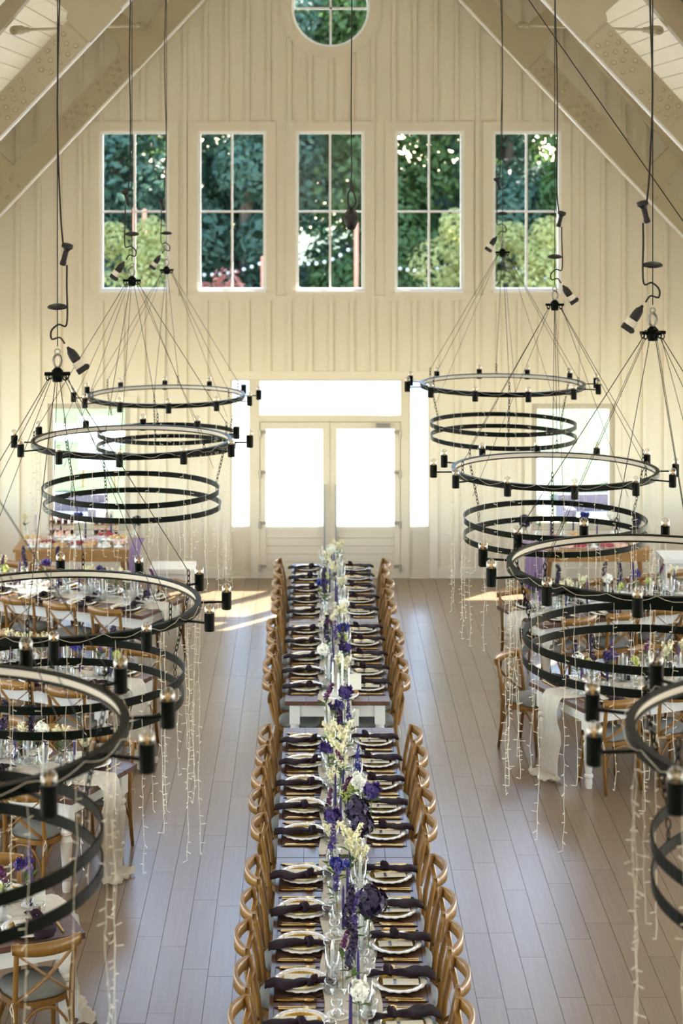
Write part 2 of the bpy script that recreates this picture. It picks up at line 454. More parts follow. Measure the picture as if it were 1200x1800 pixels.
# ---- entrance: sidelights, transom, double door
YD = DW + .04
def dbox(x0, x1, y0, y1, m, name, parent, t=.10, dy=0):
    return MB().box(((wx(x0)+wx(x1))/2, YD+dy, (wz(y0)+wz(y1))/2), (abs(x1-x0)*S, t, abs(y1-y0)*S)).build(name, m, parent)
dr = tag(empty('door_1'), kind='structure')
dbox(440, 720, 1010, 1016, DOORP, 'threshold', dr, .12)
dbox(576, 584, 735, 1014, DOORP, 'astragal', dr, .02, .035)
dbox(452, 462, 735, 1014, DOORP, 'door_stop', dr, .02, .035)
dbox(698, 708, 735, 1014, DOORP, 'door_stop', dr, .02, .035)
dbox(452, 708, 736, 748, DOORP, 'door_stop', dr, .02, .035)
for a, b in ((441, 456), (704, 718)): dbox(a, b, 666, 1014, DOORP, 'door_post', dr, .13)
dbox(456, 704, 730, 741, DOORP, 'transom_rail', dr, .12)
dbox(456, 704, 666, 669, DOORP, 'head_rail', dr, .12)
dbox(456, 704, 669, 730, PANE, 'pane', dr, .006)
for a, b in ((405, 441), (718, 755)):
    dbox(a, a+3, 666, 1014, DOORP, 'sidelight_stile', dr); dbox(b-3, b, 666, 1014, DOORP, 'sidelight_stile', dr)
    dbox(a+3, b-3, 666, 669, DOORP, 'sidelight_rail', dr); dbox(a+3, b-3, 925, 934, DOORP, 'sidelight_rail', dr); dbox(a+3, b-3, 1005, 1014, DOORP, 'sidelight_rail', dr)
    dbox(a+3, b-3, 934, 1005, DOORP, 'sidelight_panel', dr, .05); dbox(a+3, b-3, 669, 925, PANE, 'pane', dr, .006)
for li, (a, b, g0, g1) in enumerate(((457, 579.5, 467, 567), (580.5, 703, 592, 693))):
    lf = tag(empty('door_%d' % (li+2)), kind='structure')
    dbox(a, g0, 742, 1013, DOORP, 'stile', lf, .07, -.02); dbox(g1, b, 742, 1013, DOORP, 'stile', lf, .07, -.02)
    dbox(g0, g1, 742, 754, DOORP, 'rail', lf, .07, -.02); dbox(g0, g1, 925, 932, DOORP, 'rail', lf, .07, -.02); dbox(g0, g1, 1002, 1013, DOORP, 'rail', lf, .07, -.02)
    for k in range(5): dbox(g0, g1, 932+14*k+.25, 932+14*(k+1)-.25, DOORP, 'panel_board', lf, .035, -.015)
    dbox(g0-2, g1+2, 931, 1004, DOORP, 'panel_back', lf, .012, .012)
    dbox(g0, g1, 754, 925, PANE, 'pane', lf, .006, -.02)
    xh = wx(570 if li == 0 else 590)
    hd = MB().tube([(xh, YD-.11, wz(965)), (xh, YD-.11, wz(850))], .013, 8)
    for yy in (870, 945): hd.tube([(xh, YD-.11, wz(yy)), (xh, YD-.05, wz(yy))], .008, 6)
    hd.build('pull_handle', STEEL, lf)
    xg = 457 if li == 0 else 703
    for yy in (762, 833, 922, 998):
        hb = MB().tube([(wx(xg), YD-.075, wz(yy+6)), (wx(xg), YD-.075, wz(yy-6))], .016, 8)
        hb.box((wx(xg+(6 if li == 0 else -6)), YD-.062, wz(yy-3)), (.08, .012, .045)).build('hinge', HINGE, lf)
    if li == 1:
        MB().box((wx(673), YD-.09, wz(747)), (.19, .06, .05)).build('door_closer', STEEL, lf)

# ---- side walls (with window openings out of frame), solid rear wall, roof deck
def side_wall(name, x):
    m = MB(); zt = roofz(CX+HALF)
    m.box((x, 11, .6), (.2, 28, 1.2)); m.box((x, 11, (3.4+zt)/2), (.2, 28, zt-3.4))
    for yy in (-3, 2.0, 7.0, 12, 17, 22, 25): m.box((x, yy, 2.3), (.2, .9, 2.2))
    return tag(m.build(name, WALL), kind='structure')
side_wall('wall_left', CX-HALF-.1); side_wall('wall_right', CX+HALF+.1)
wall_with_holes('wall_rear', outer, [], -3.2, -3.0, WALL)
cl = tag(empty('ceiling'), kind='structure')
SLA = math.atan(ROOF_K); SLEN = HALF/cos(SLA)+.1
BW = .19; nb = int(SLEN/BW)+1
bmesh_deck = MB().box((0, 0, .0), (BW-.008, 28.4, .02)).mesh('deck_board', DECK)
for sd in (-1, 1):
    for k in range(nb):
        t = (k+.5)*BW
        o = link('deck_board', bmesh_deck, cl, (CX+sd*t*cos(SLA), 11.1, ROOF_A+.01-t*sin(SLA)))
        o.rotation_euler = (0, sd*SLA, 0)
    o = MB().box((0, 0, 0), (SLEN+.3, 28.6, .06)).build('roof_sheathing', DECK, cl, (CX+sd*SLEN/2*cos(SLA), 11.1, ROOF_A+.075-SLEN/2*sin(SLA)))
    o.rotation_euler = (0, sd*SLA, 0)

# ---- roof trusses
IA, IK, IT = 9.77, 1.06, .45                      # inner chord lower edge: apex, slope, vertical depth
OA, OK_, OT = 11.285, 1.18, .42
bolt_me = MB().lathe([(.026, 0), (.026, -.012), (.018, -.020), (.0001, -.020)], 10)
bolt_me.v = [(x_, z_, y_) for x_, y_, z_ in bolt_me.v]; bolt_me = bolt_me.mesh('bolt', BEAM)
def chord(poly, y, t, m, name, parent):
    m_ = MB(); n = len(poly)
    m_.v = [(p[0], y-t/2, p[1]) for p in poly]+[(p[0], y+t/2, p[1]) for p in poly]
    m_.f = [tuple(range(n))[::-1], tuple(range(n, 2*n))]+[(i, (i+1) % n, n+(i+1) % n, n+i) for i in range(n)]
    return m_.build(name, m, parent)
def truss(y):
    tr = tag(empty('roof_truss'), kind='structure')
    th = .16
    for sd in (-1, 1):
        X = lambda d: CX+sd*d
        iz = lambda d: IA-IK*d
        oz = lambda d: OA-OK_*d
        chord([(X(0), iz(0)), (X(5.6), iz(5.6)), (X(5.6), iz(5.6)+IT), (X(0), iz(0)+IT)], y, th, BEAM, 'inner_chord', tr)
        chord([(X(0), oz(0)), (X(5.9), oz(5.9)), (X(5.9), oz(5.9)+OT), (X(0), oz(0)+OT)], y, th, BEAM, 'rafter', tr)
        # white strip paints in floor bounce on the inner chord's underside
        chord([(X(.0), iz(0)-.035), (X(5.6), iz(5.6)-.035), (X(5.6), iz(5.6)), (X(0), iz(0))], y, th*.7, WHITE, 'bounce_lit_strip', tr)
        nrm = Vector((sd*IK, 1)).normalized(); tg = Vector((sd*1, -IK)).normalized()
        for d in (1.0, 2.55, 4.25):               # webs, square to the inner chord
            p = Vector((X(d), iz(d)+IT*.5))
            # length up to the rafter
            L = 0
            while L < 3:
                q = p+nrm*L
                if q[1] > oz(abs(q[0]-CX))+.1: break
                L += .02
            w_ = .30/2
            chord([tuple(p-tg*w_), tuple(p+tg*w_), tuple(p+nrm*L+tg*w_), tuple(p+nrm*L-tg*w_)], y, th*.8, BEAM, 'web', tr)
            if d != 4.25:
                g = .24
                gs = [p-tg*g-nrm*.17, p+tg*g-nrm*.17, p+tg*g+nrm*.17, p+tg*.17+nrm*.21, p+tg*.17+nrm*.48, p-tg*.17+nrm*.48, p-tg*.17+nrm*.21, p-tg*g+nrm*.17]
                chord([tuple(q) for q in gs], y, th+.03, BEAM, 'gusset_plate', tr)
        # bolted splice
        c = Vector((X(3.16), iz(3.16)+IT*.5))
        chord([tuple(c-tg*.62-nrm*.155), tuple(c+tg*.62-nrm*.155), tuple(c+tg*.62+nrm*.155), tuple(c-tg*.62+nrm*.155)], y, th+.02, BEAM, 'splice_plate', tr)
        MB().box((0, 0, 0), (.008, .006, .31)).build('splice_joint', FRAMEP, tr, (c[0], y-th/2-.012, c[1])).rotation_euler = (0, sd*math.atan(IK), 0)
        for a in (-.52, -.40, -.28, -.14, .14, .28, .40, .52):
            for b in (-.09, 0, .09):
                q = c+tg*(a+(.05 if b == 0 else 0))+nrm*b
                link('bolt', bolt_me, tr, (q[0], y-th/2-.010, q[1]))
        c = Vector((X(4.3), iz(4.3)+IT*.4))
        for a in (-.1, .1):
            for b in (-.05, .08):
                q = c+tg*a+nrm*b; link('bolt', bolt_me, tr, (q[0], y-th/2, q[1]))
    return tr
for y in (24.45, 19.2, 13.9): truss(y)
for sd in (-1, 1):                                # tie rods between trusses
    for ya, yb in ((24.45, 19.2), (19.2, 13.9)):
        a = Vector((CX+sd*2.52, ya-.1, 7.58)); b = Vector((CX+sd*3.42, yb+.1, 7.14))
        dv = (b-a).normalized()
        rd = MB().tube([a, b], .016, 8).build('tie_rod', BEAM); tag(rd, kind='structure')
        for p, q in ((a, a+dv*.45), (b, b-dv*.45)):
            MB().tube([p, p+(q-p)*.55, p+(q-p)*.56, q], [.05, .05, .032, .032], 8).build('rod_clevis', BEAM, rd)

# unseen veranda slabs outside; depth and gap shaped to place the floor sun patches
for xa, xb in ((-8, 1.62), (2.56, 8.5)):
    v = MB().box(((xa+xb)/2, DW+.11+.92, 3.05), (xb-xa, 1.84, .1)); tag(v.build('veranda_sun_block', DECK), kind='structure')

for xe in (CX-HALF-1.5, CX+HALF+1.5):           # added unseen slabs along both sides, blocking sun at the side windows
    tag(MB().box((xe, 11, 3.62), (2.6, 29, .12)).build('side_sun_block', DECK), kind='structure')

# ---- ground outside
g = MB().box((0, 100, -.35), (260, 149, .1)); tag(g.build('ground', LAWN), 'sunlit green lawn outside the windows', None, None, 'structure')
def outpoly(name, pts, z, m, label):
    m_ = MB(); n = len(pts); m_.v = [(p[0], p[1], z) for p in pts]+[(p[0], p[1], z-.08) for p in pts]
    m_.f = [tuple(range(n)), tuple(range(n, 2*n))[::-1]]+[(i, n+i, n+(i+1) % n, (i+1) % n) for i in range(n)]
    return tag(m_.build(name, m), label, None, None, 'structure')
outpoly('terrace', [(-9, 25.45), (9, 25.45), (9, 28.2), (-9, 28.2)], -.22, PATH, 'pale paved terrace outside the entrance doors')
outpoly('path', [(-2.6, 28.2), (3.8, 28.2), (6.5, 56), (-5.0, 56)], -.24, PATH, 'pale path leading away from the terrace')
outpoly('drive', [(-22, 46), (-2.5, 38.5), (-2.5, 40.5), (-22, 49)], -.245, PATH, 'pale drive crossing the lawn')
# ================================================================ TREES AND GARDEN
def crown_mesh(name, m, blobs, nleaf, ls, seed):
    r = random.Random(seed); mb = MB()
    for _ in range(nleaf):
        bx, by, bz, br = r.choice(blobs)
        while True:
            d = Vector((r.uniform(-1, 1), r.uniform(-1, 1), r.uniform(-1, 1)))
            if .05 < d.length < 1: break
        d = d.normalized()*(.55+.45*r.random()**.5)*br
        c = Vector((bx, by, bz))+d
        n = (d.normalized()+Vector((r.uniform(-.7, .7), r.uniform(-.7, .7), r.uniform(-.3, .9)))).normalized()
        u = n.orthogonal().normalized(); u = Matrix.Rotation(r.uniform(0, 6.28), 3, n) @ u; w = n.cross(u)
        s_ = ls*r.uniform(.6, 1.3)
        mb.quad(c-u*s_, c-w*s_*.5+n*s_*.15, c+u*s_, c+w*s_*.5+n*s_*.15)
    return mb.mesh(name, m)
def blobs(h, w, n, seed, low=.25):
    r = random.Random(seed); out = []
    for _ in range(n):
        t = r.uniform(low, 1); rad = w*sqrt(max(.05, 1-((t-.5)/.62)**2))*r.uniform(.2, .8); a = r.uniform(0, 6.28)
        out.append((rad*cos(a), rad*sin(a), h*t, w*r.uniform(.28, .48)))
    return out
CROWNS = [crown_mesh('crown', LEAFD, blobs(11, 3.2, 30, 1, .07), 17000, .15, 11), crown_mesh('crown', LEAFM, blobs(10, 3.0, 28, 2, .07), 16000, .155, 12),
          crown_mesh('crown', LEAFD, blobs(12, 3.4, 32, 3, .07), 18000, .165, 13)]
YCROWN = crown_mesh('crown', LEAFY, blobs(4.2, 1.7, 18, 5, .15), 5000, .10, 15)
PCROWN = crown_mesh('crown', PINKL, blobs(1.5, .9, 10, 6, .15), 900, .09, 16)
def trunk_mesh(h, r0): return MB().tube([(0, 0, -.3), (.1, .05, h*.3), (-.05, .1, h*.6), (.1, 0, h*.85)], [r0, r0*.8, r0*.55, r0*.2], 8).mesh('trunk', BARK, True)
TR_ = trunk_mesh(10, .28); TY = trunk_mesh(3.6, .10)
tspots = [(-15.5, 63, 0, 1.2), (-11.2, 61, 1, 1.18), (-6.8, 64, 2, 1.12), (-2.2, 62, 0, 1.15), (2.4, 61.5, 1, 1.2), (6.8, 63.5, 2, 1.12), (11.2, 61.5, 1, 1.22), (15.8, 63, 0, 1.18),
          (-18, 72, 2, 1.3), (-13, 73, 0, 1.35), (-8, 74, 1, 1.38), (-3, 73, 2, 1.28), (2, 74, 0, 1.4), (7, 73, 2, 1.3), (12, 74, 0, 1.4), (17, 72, 1, 1.35)]
tl = ['first', 'second', 'third', 'fourth', 'fifth', 'sixth', 'seventh', 'eighth']
for i, (x, y, k, sc) in enumerate(tspots):
    spawn('tree', [('crown', CROWNS[k]), ('trunk', TR_)], (x, y, -.3), i*1.1,
          '%s tall leafy tree from the left in the %s row beyond the lawn' % (tl[i % 8], 'front' if i < 8 else 'back'), 'tree', 'trees beyond the lawn', sc)
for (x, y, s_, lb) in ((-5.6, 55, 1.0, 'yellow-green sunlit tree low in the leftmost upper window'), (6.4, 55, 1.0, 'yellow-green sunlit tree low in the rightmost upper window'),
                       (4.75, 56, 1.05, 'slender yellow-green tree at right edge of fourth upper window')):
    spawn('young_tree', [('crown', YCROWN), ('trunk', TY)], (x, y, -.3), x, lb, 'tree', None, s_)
HCROWN = crown_mesh('crown', LEAFD, [(bx, by, bz*.42+17.3, br*1.15) for bx, by, bz, br in blobs(10, 4.0, 34, 21, .0)], 9000, .42, 22)
HTRUNK = trunk_mesh(19, .35)
for (x, y, lb) in ((8.6, 37.4, 'added unseen sun-blocking tree right of the terrace, nearer the path'), (13.0, 37.6, 'added unseen sun-blocking tree farther right of the terrace')):  # trees added out of view to keep sun off the upper windows
    spawn('sun_block_tree', [('crown', HCROWN), ('trunk', HTRUNK)], (x, y, -.3), x, lb, 'tree', None, (1.05, .28, 1))
spawn('blossom_shrub', [('crown', PCROWN), ('trunk', trunk_mesh(1.2, .05))], (-2.9, 57.5, -.3), 0, 'pink blossoming shrub low in the second upper window', 'shrub', None, 1.55)
pole_spots = [(-4.02, 236, 370, 'left of the two in the leftmost upper window'), (-3.78, 254, 372, 'right of the two in the leftmost upper window'), (-1.1, 462, 455, 'in the second upper window'),
              (.98, 626, 395, 'in the middle upper window'), (5.45, 981, 385, 'behind the rightmost upper window')]
tops = []
for (_, pxx, pyy, lb) in pole_spots:
    t = px(pxx, pyy, 58.0); tops.append(t)
    m_ = MB().tube([(0, 0, 0), (0, 0, t.z+.3)], .075, 8).mesh('pole', ORANGE, True)
    cp = MB().lathe([(.055, 0), (.085, .02), (.06, .09), (.0001, .12)], 10).mesh('cap', ORANGE)
    spawn('garden_pole', [('pole', m_), ('cap', cp, None, (0, 0, t.z+.3))], (t.x, 58.0, -.32), 0, 'orange garden pole %s' % lb, 'pole', 'orange poles in the garden')
fb = MB().blob((0, 0, -.05), .06, 8, 6).mesh('festoon_bulb', WHITEP, True)
def festoon(a, b, sag, n, label):
    o = empty('string_lights', tuple(a)); a, b = Vector(a), Vector(b); pts = []
    for i in range(n+1):
        t = i/n; p = (b-a)*t; p.z -= sag*4*t*(1-t); pts.append(p)
        if 0 < i < n: link('festoon_bulb', fb, o, tuple(p))
    MB().tube(pts, .008, 4).build('wire', BLACKP, o); tag(o, label, 'string lights', 'festoon lights in the garden')
festoon(px(345, 480, 58), px(470, 455, 58), .15, 9, 'festoon bulbs strung across the second upper window')
festoon(px(500, 450, 58), px(626, 425, 58), .4, 9, 'festoon bulbs strung across the middle upper window')
festoon(px(690, 466, 58), px(820, 450, 58), .25, 10, 'festoon bulbs strung across the fourth upper window')
festoon(px(865, 445, 58), px(985, 490, 58), .2, 9, 'festoon bulbs strung across the rightmost upper window')
# terrace furniture
def sofa_spec(w):
    b = MB().box((0, 0, .16), (w, .8, .2)); c = MB()
    out = [('base', b.mesh('base', SOFA)), ('backrest', MB().box((0, .34, .45), (w, .16, .42)).mesh('backrest', SOFA))]
    arm = MB().box((0, 0, .36), (.14, .8, .36)).mesh('armrest', SOFA)
    out += [('armrest', arm, None, (-w/2+.07, 0, 0)), ('armrest', arm, None, (w/2-.07, 0, 0))]
    cu = MB().box((0, -.05, .32), ((w-.3)/2, .6, .13)).mesh('seat_cushion', WHITE)
    out += [('seat_cushion', cu, None, (s*(w-.3)/4, 0, 0)) for s in (-1, 1)]
    ft = MB().lathe([(.03, 0), (.03, .07)], 8).mesh('foot', BLACKP)
    out += [('foot', ft, None, (i*(w/2-.1), j*.32, 0)) for i in (-1, 1) for j in (-1, 1)]
    return out
def tbl_spec(w, d, h):
    out = [('table_top', MB().box((0, 0, h-.03), (w, d, .06)).mesh('table_top', WHITE))]
    lg = MB().box((0, 0, (h-.06)/2), (.06, .06, h-.06)).mesh('leg', WHITE)
    return out+[('leg', lg, None, (i*(w/2-.05), j*(d/2-.05), 0)) for i in (-1, 1) for j in (-1, 1)]
spawn('outdoor_sofa', sofa_spec(2.0), (5.0, 29.4, -.30), .1, 'lavender-grey sofa on the terrace behind the right lower window', 'sofa')
spawn('outdoor_sofa', sofa_spec(1.8), (-4.3, 29.4, -.30), -.1, 'lavender-grey sofa on the terrace behind the left lower window', 'sofa')
spawn('terrace_table', tbl_spec(1.0, .6, .42), (4.9, 27.6, -.22), .2, 'low white table before the sofa, right lower window', 'table')
spawn('terrace_table', tbl_spec(1.0, .6, .42), (-4.2, 27.5, -.22), -.2, 'low white table before the sofa, left lower window', 'table')
spawn('welcome_sign', [('board', MB().box((0, 0, .85), (.75, .04, 1.0)).mesh('board', WHITE)), ('stand', MB().bar((-.3, .05, 0), (-.25, .05, 1.3), .04, .03).bar((.3, .05, 0), (.25, .05, 1.3), .04, .03).mesh('stand', BUFFW))],
      (-4.0, 34, -.32), 0, 'blank white welcome board on the lawn behind the left lower window', 'sign')

# ================================================================ CHAIRS AND TABLES
def chair_spec():
    P = []
    seatz = .455
    fr = MB(); n = 20
    def sq(a, rx, ry, p=3.2):
        c_, s_ = cos(a), sin(a); return (math.copysign(abs(c_)**(2/p), c_)*rx, math.copysign(abs(s_)**(2/p), s_)*ry)
    for k in range(n):
        x, y = sq(2*pi*k/n, .205, .205); fr.v += [(x*(1.05 if y > 0 else .95), y, seatz-.035), (x*(1.05 if y > 0 else .95), y, seatz)]
    fr.f = [(2*k, 2*((k+1) % n), 2*((k+1) % n)+1, 2*k+1) for k in range(n)]+[tuple(2*k+1 for k in range(n)), tuple(2*k for k in range(n))[::-1]]
    P.append(('seat', fr.mesh('seat', CHAIRW, False)))
    cu = MB()
    for r_, z in ((.93, 0), (1.0, .012), (1.0, .028), (.93, .045), (.6, .056), (.02, .060)):
        for k in range(n):
            x, y = sq(2*pi*k/n, .198, .198); cu.v.append((x*r_*(1.05 if y > 0 else .95), y*r_, seatz+.001+z))
    for i in range(5):
        for k in range(n): cu.f.append((i*n+k, i*n+(k+1) % n, (i+1)*n+(k+1) % n, (i+1)*n+k))
    ties = []
    for sx in (-1, 1):
        tie = MB()
        tie.tube([(sx*.17, -.19, seatz+.02), (sx*.215, -.23, seatz+.03), (sx*.208, -.245, seatz-.02), (sx*.206, -.25, seatz-.08)], .0035, 4)
        tie.tube([(sx*.215, -.23, seatz+.03), (sx*.226, -.232, seatz), (sx*.212, -.245, seatz-.045)], .0035, 4); ties.append(('tie', tie.mesh('tie', CREAM)))
    P.append(('cushion', cu.mesh('cushion', CUSH, True), ties))
    for sx in (-1, 1):
        P.append(('back_leg', MB().tube([(sx*.19, -.245, 0), (sx*.185, -.21, .25), (sx*.185, -.20, .46), (sx*.185, -.215, .62), (sx*.19, -.25, .80), (sx*.19, -.262, .865)],
                                        [.015, .018, .019, .018, .017, .016], 8).mesh('back_leg', CHAIRW, True)))
        P.append(('front_leg', MB().tube([(sx*.195, .20, 0), (sx*.18, .17, .25), (sx*.175, .165, .43)], [.013, .017, .019], 8).mesh('front_leg', CHAIRW, True)))
    tr = MB(); n = 14; prof = [(-.012, -.042), (.012, -.042), (.013, .038), (-.011, .040)]
    for k in range(n+1):
        a = -1+2*k/n; x = a*.225; y = -.262-.080*(1-a*a)**.85; h = .75+.25*(1-a*a)
        for (p, q) in prof: tr.v.append((x, y+p, .838+q*h))
    for k in range(n):
        for e in range(4): tr.f.append((4*k+e, 4*k+(e+1) % 4, 4*k+4+(e+1) % 4, 4*k+4+e))
    tr.f += [(0, 1, 2, 3), (4*n+3, 4*n+2, 4*n+1, 4*n)]
    P.append(('top_rail', tr.mesh('top_rail', CHAIRW, True)))
    for sx in (-1, 1):
        pts = []
        for k in range(9):
            t = k/8; pts.append((sx*(.19-.375*t), -.255+.045*t-.045*sin(pi*t)-(.004 if sx > 0 else -.004), .80-.32*t))
        P.append(('cross_slat', MB().tube(pts, .019, 6, flat=.35).mesh('cross_slat', CHAIRW, True)))
    def hoop(a, b, top):
        pts = []
        for k in range(9):
            t = k/8; p = Vector(a).lerp(Vector(b), t); p.z = top-(top-a[2])*abs(2*t-1)**2.6; pts.append(p)
        return MB().tube(pts, .010, 6).mesh('leg_hoop', CHAIRW, True)
    P.append(('leg_hoop', hoop((-.185, -.215, .22), (.185, -.215, .22), .415)))
    P.append(('leg_hoop', hoop((-.18, .172, .22), (.18, .172, .22), .415)))
    for sx in (-1, 1): P.append(('leg_hoop', hoop((sx*.185, -.215, .22), (sx*.18, .172, .22), .415)))
    return P
CHAIR = chair_spec()
TW, TH = .97, .76
def table_spec(L):
    P = []
    npk = 5; w = TW/npk
    pmesh = MB().box((0, 0, TH-.02), (L-.0, w-.003, .04)).mesh('tabletop_plank', TOPW)
    for k in range(npk): P.append(('tabletop_plank', pmesh, None, (0, -TW/2+w*(k+.5), 0)))
    a1 = MB().box((0, 0, TH-.105), (L-.28, .024, .12)).mesh('apron', TABLEW); a2 = MB().box((0, 0, TH-.105), (.024, TW-.24, .12)).mesh('apron', TABLEW)
    for s in (-1, 1): P.append(('apron', a1, None, (0, s*(TW/2-.075), 0))); P.append(('apron', a2, None, (s*(L/2-.095), 0, 0)))
    prof = [(.030, 0), (.034, .05), (.030, .09), (.042, .10), (.042, .12), (.030, .135), (.036, .2), (.046, .33), (.050, .40), (.036, .44), (.050, .455), (.050, .475), (.036, .49), (.044, .52), (.044, .535)]
    lg = MB().lathe(prof, 14).box((0, 0, .63), (.095, .095, .20)).mesh('leg', TABLEW, False)
    for i in (-1, 1):
        for j in (-1, 1): P.append(('leg', lg, None, (i*(L/2-.11), j*(TW/2-.09), 0)))
    return P
T3 = table_spec(3.0); T29 = table_spec(2.9)
class Tab: pass
TABLES = []
def make_table(cx, cy, axis, L, spec, name, label, kindname):
    t = Tab(); t.c = Vector((cx, cy, 0)); t.a = Vector((axis[0], axis[1], 0)).normalized(); t.n = Vector((-t.a.y, t.a.x, 0)); t.L = L; t.name = name; t.kind = kindname
    t.rz = atan2(t.a.y, t.a.x)
    t.obj = spawn(kindname, spec, (cx, cy, 0), t.rz, label, 'table', 'long farm tables')
    TABLES.append(t); return t
XC = .225
ct = []
for (y0, y1, nm, sp) in ((10.0, 13.0, 'nearest centre table', T3), (13.01, 16.01, 'second centre table', T3), (16.8, 19.7, 'third centre table', T29), (19.71, 22.61, 'farthest centre table', T29)):
    ct.append(make_table(XC, (y0+y1)/2, (0, 1), y1-y0, sp, nm, 'long walnut-topped farm table, %s of the four in the middle row' % nm.split()[0], 'dining_table'))
st = []
def side(Fc, e, a, nm):
    e = Vector(e).normalized(); a = Vector(a).normalized(); c = Vector(Fc)+e*TW/2+a*1.5
    t = make_table(c.x, c.y, a, 3.0, T3, nm, 'white-legged walnut farm table, %s' % nm, 'dining_table')
    t.end = -1; st.append(t); return t      # local -a end faces the aisle
s26, c26 = sin(RAD(26)), cos(RAD(26)); s24, c24 = sin(RAD(24)), cos(RAD(24))
LA = side((-1.466, 11.73), (-s24, c24), (-c24, -s24), 'nearest left table')
LB = side((-1.453, 15.05), (-s26, -c26), (-c26, s26), 'second left table')
LC = side((-1.495, 17.78), (-s26, -c26), (-c26, s26), 'third left table')
LD = side((-1.45, 20.85), (-s26, -c26), (-c26, s26), 'farthest left table')
RA = side((2.067, 17.45), (s24, -c24), (c24, s24), 'nearer right table')
RB = side((2.064, 20.45), (s24, -c24), (c24, s24), 'farther right table')

# ================================================================ TABLEWARE MESHES (local +Y = towards table centre, +X = diner's right)
def charger_spec():
    m = MB(); n = 72
    rm = lambda j, r: 1
    prof = [(.006, .010), (.03, .009), (.07, .008), (.105, .011), (.128, .018)]
    b = len(m.v)
    for i, (r, z) in enumerate(prof):
        for j in range(n):
            a = 2*pi*j/n; m.v.append((cos(a)*r, sin(a)*r, z+(.0035 if j % 2 else 0)*(i/4)))
    for i in range(4):
        for j in range(n): m.f.append((i*n+j, i*n+(j+1) % n, (i+1)*n+(j+1) % n, (i+1)*n+j))
    m.f.append(tuple(range(n))[::-1])
    rim = MB(); n2 = 72
    for (r, z, k) in ((.127, .012, 0), (.128, .020, 0), (.140, .023, .3), (.156, .024, 1), (.166, .022, 1.2), (.160, .014, 1.1), (.135, .006, .4), (.06, .001, 0)):
        for j in range(n2):
            a = 2*pi*j/n2; w = abs(sin(a*9)); rr = r*(1+.028*k*w); rim.v.append((cos(a)*rr, sin(a)*rr, z+.003*k*(.5+.5*cos(a*18))))
    for i in range(7):
        for j in range(n2): rim.f.append((i*n2+j, i*n2+(j+1) % n2, (i+1)*n2+(j+1) % n2, (i+1)*n2+j))
    rim.f.append(tuple(7*n2+j for j in range(n2)))
    return [('gold_centre', m.mesh('gold_centre', GOLDG, True)), ('beaded_rim', rim.mesh('beaded_rim', PEARL, True))]
CHARGER = charger_spec()
def napkin_spec(seed):
    r = random.Random(seed); m = MB(); n = 10; N = 26; ph = r.uniform(0, 6); kpos = r.uniform(.50, .66); bend = r.uniform(-.6, 1.6)
    for k in range(N+1):
        t = k/N; y = -.215+.44*t; dk = abs(t-kpos)
        w = .014+((.052 if t < kpos else .034)*min(1, (dk/.34))**.75)*(1 if .04 < t < .96 else .8)
        h = .008+.012*math.exp(-(dk/.07)**2)+.004*sin(t*17+ph)
        cx_ = .014*sin(t*7+ph)+.05*(t-kpos)*bend; z0 = .028
        if abs(y) > .16: z0 -= .35*(abs(y)-.16)
        for j in range(n):
            a = 2*pi*j/n; fold = 1+.28*sin(3*a+t*9+ph)+.18*sin(5*a-t*15)
            m.v.append((cx_+cos(a)*w*fold, y, max(.004, z0+h*.6+sin(a)*h*fold)))
    for k in range(N):
        for j in range(n): m.f.append((k*n+j, k*n+(j+1) % n, (k+1)*n+(j+1) % n, (k+1)*n+j))
    m.f += [tuple(range(n))[::-1], tuple(N*n+j for j in range(n))]
    kb = MB(); yk = -.215+.44*kpos
    for (rx, dz) in ((.034, 0), (.026, .004)):
        pts = [(.006+rx*cos(2*pi*i/10), yk+.012*sin(2*pi*i/10+ph)+(.008 if dz else -.008), .044+dz+.020*sin(2*pi*i/10)) for i in range(10)]
        kb.tube(pts, .014, 7, closed=True)
    return [('cloth', m.mesh('cloth', PLUM, True)), ('knot', kb.mesh('knot', PLUM, True))]
NAPKINS = [napkin_spec(i) for i in range(5)]
def card_mat():
    m, n, b = _nodes('printed_card'); b.inputs['Roughness'].default_value = .7
    tc = n.nodes.new('ShaderNodeTexCoord'); wv = n.nodes.new('ShaderNodeTexWave'); wv.bands_direction = 'X'; wv.inputs['Scale'].default_value = 32; wv.inputs['Distortion'].default_value = .0
    nz = n.nodes.new('ShaderNodeTexNoise'); nz.inputs['Scale'].default_value = 180
    mu = n.nodes.new('ShaderNodeMath'); mu.operation = 'MULTIPLY'; rp = n.nodes.new('ShaderNodeValToRGB')
    rp.color_ramp.elements[0].color = (.80, .76, .64, 1); rp.color_ramp.elements[1].color = (.42, .39, .33, 1); rp.color_ramp.elements[0].position = .35; rp.color_ramp.elements[1].position = .5
    n.links.new(tc.outputs['Object'], wv.inputs[0]); n.links.new(tc.outputs['Object'], nz.inputs[0]); n.links.new(wv.outputs[1], mu.inputs[0]); n.links.new(nz.outputs[0], mu.inputs[1]); n.links.new(mu.outputs[0], rp.inputs[0]); n.links.new(rp.outputs[0], b.inputs['Base Color'])
    return m
PRINT = card_mat()
CARDS = [('card', MB().box((0, 0, .001), (.080, .215, .002)).mesh('card', PRINT)), ('name_tag', MB().box((0, .035, .0028), (.066, .018, .0015)).mesh('name_tag', TAGM))]
MATW = MB()
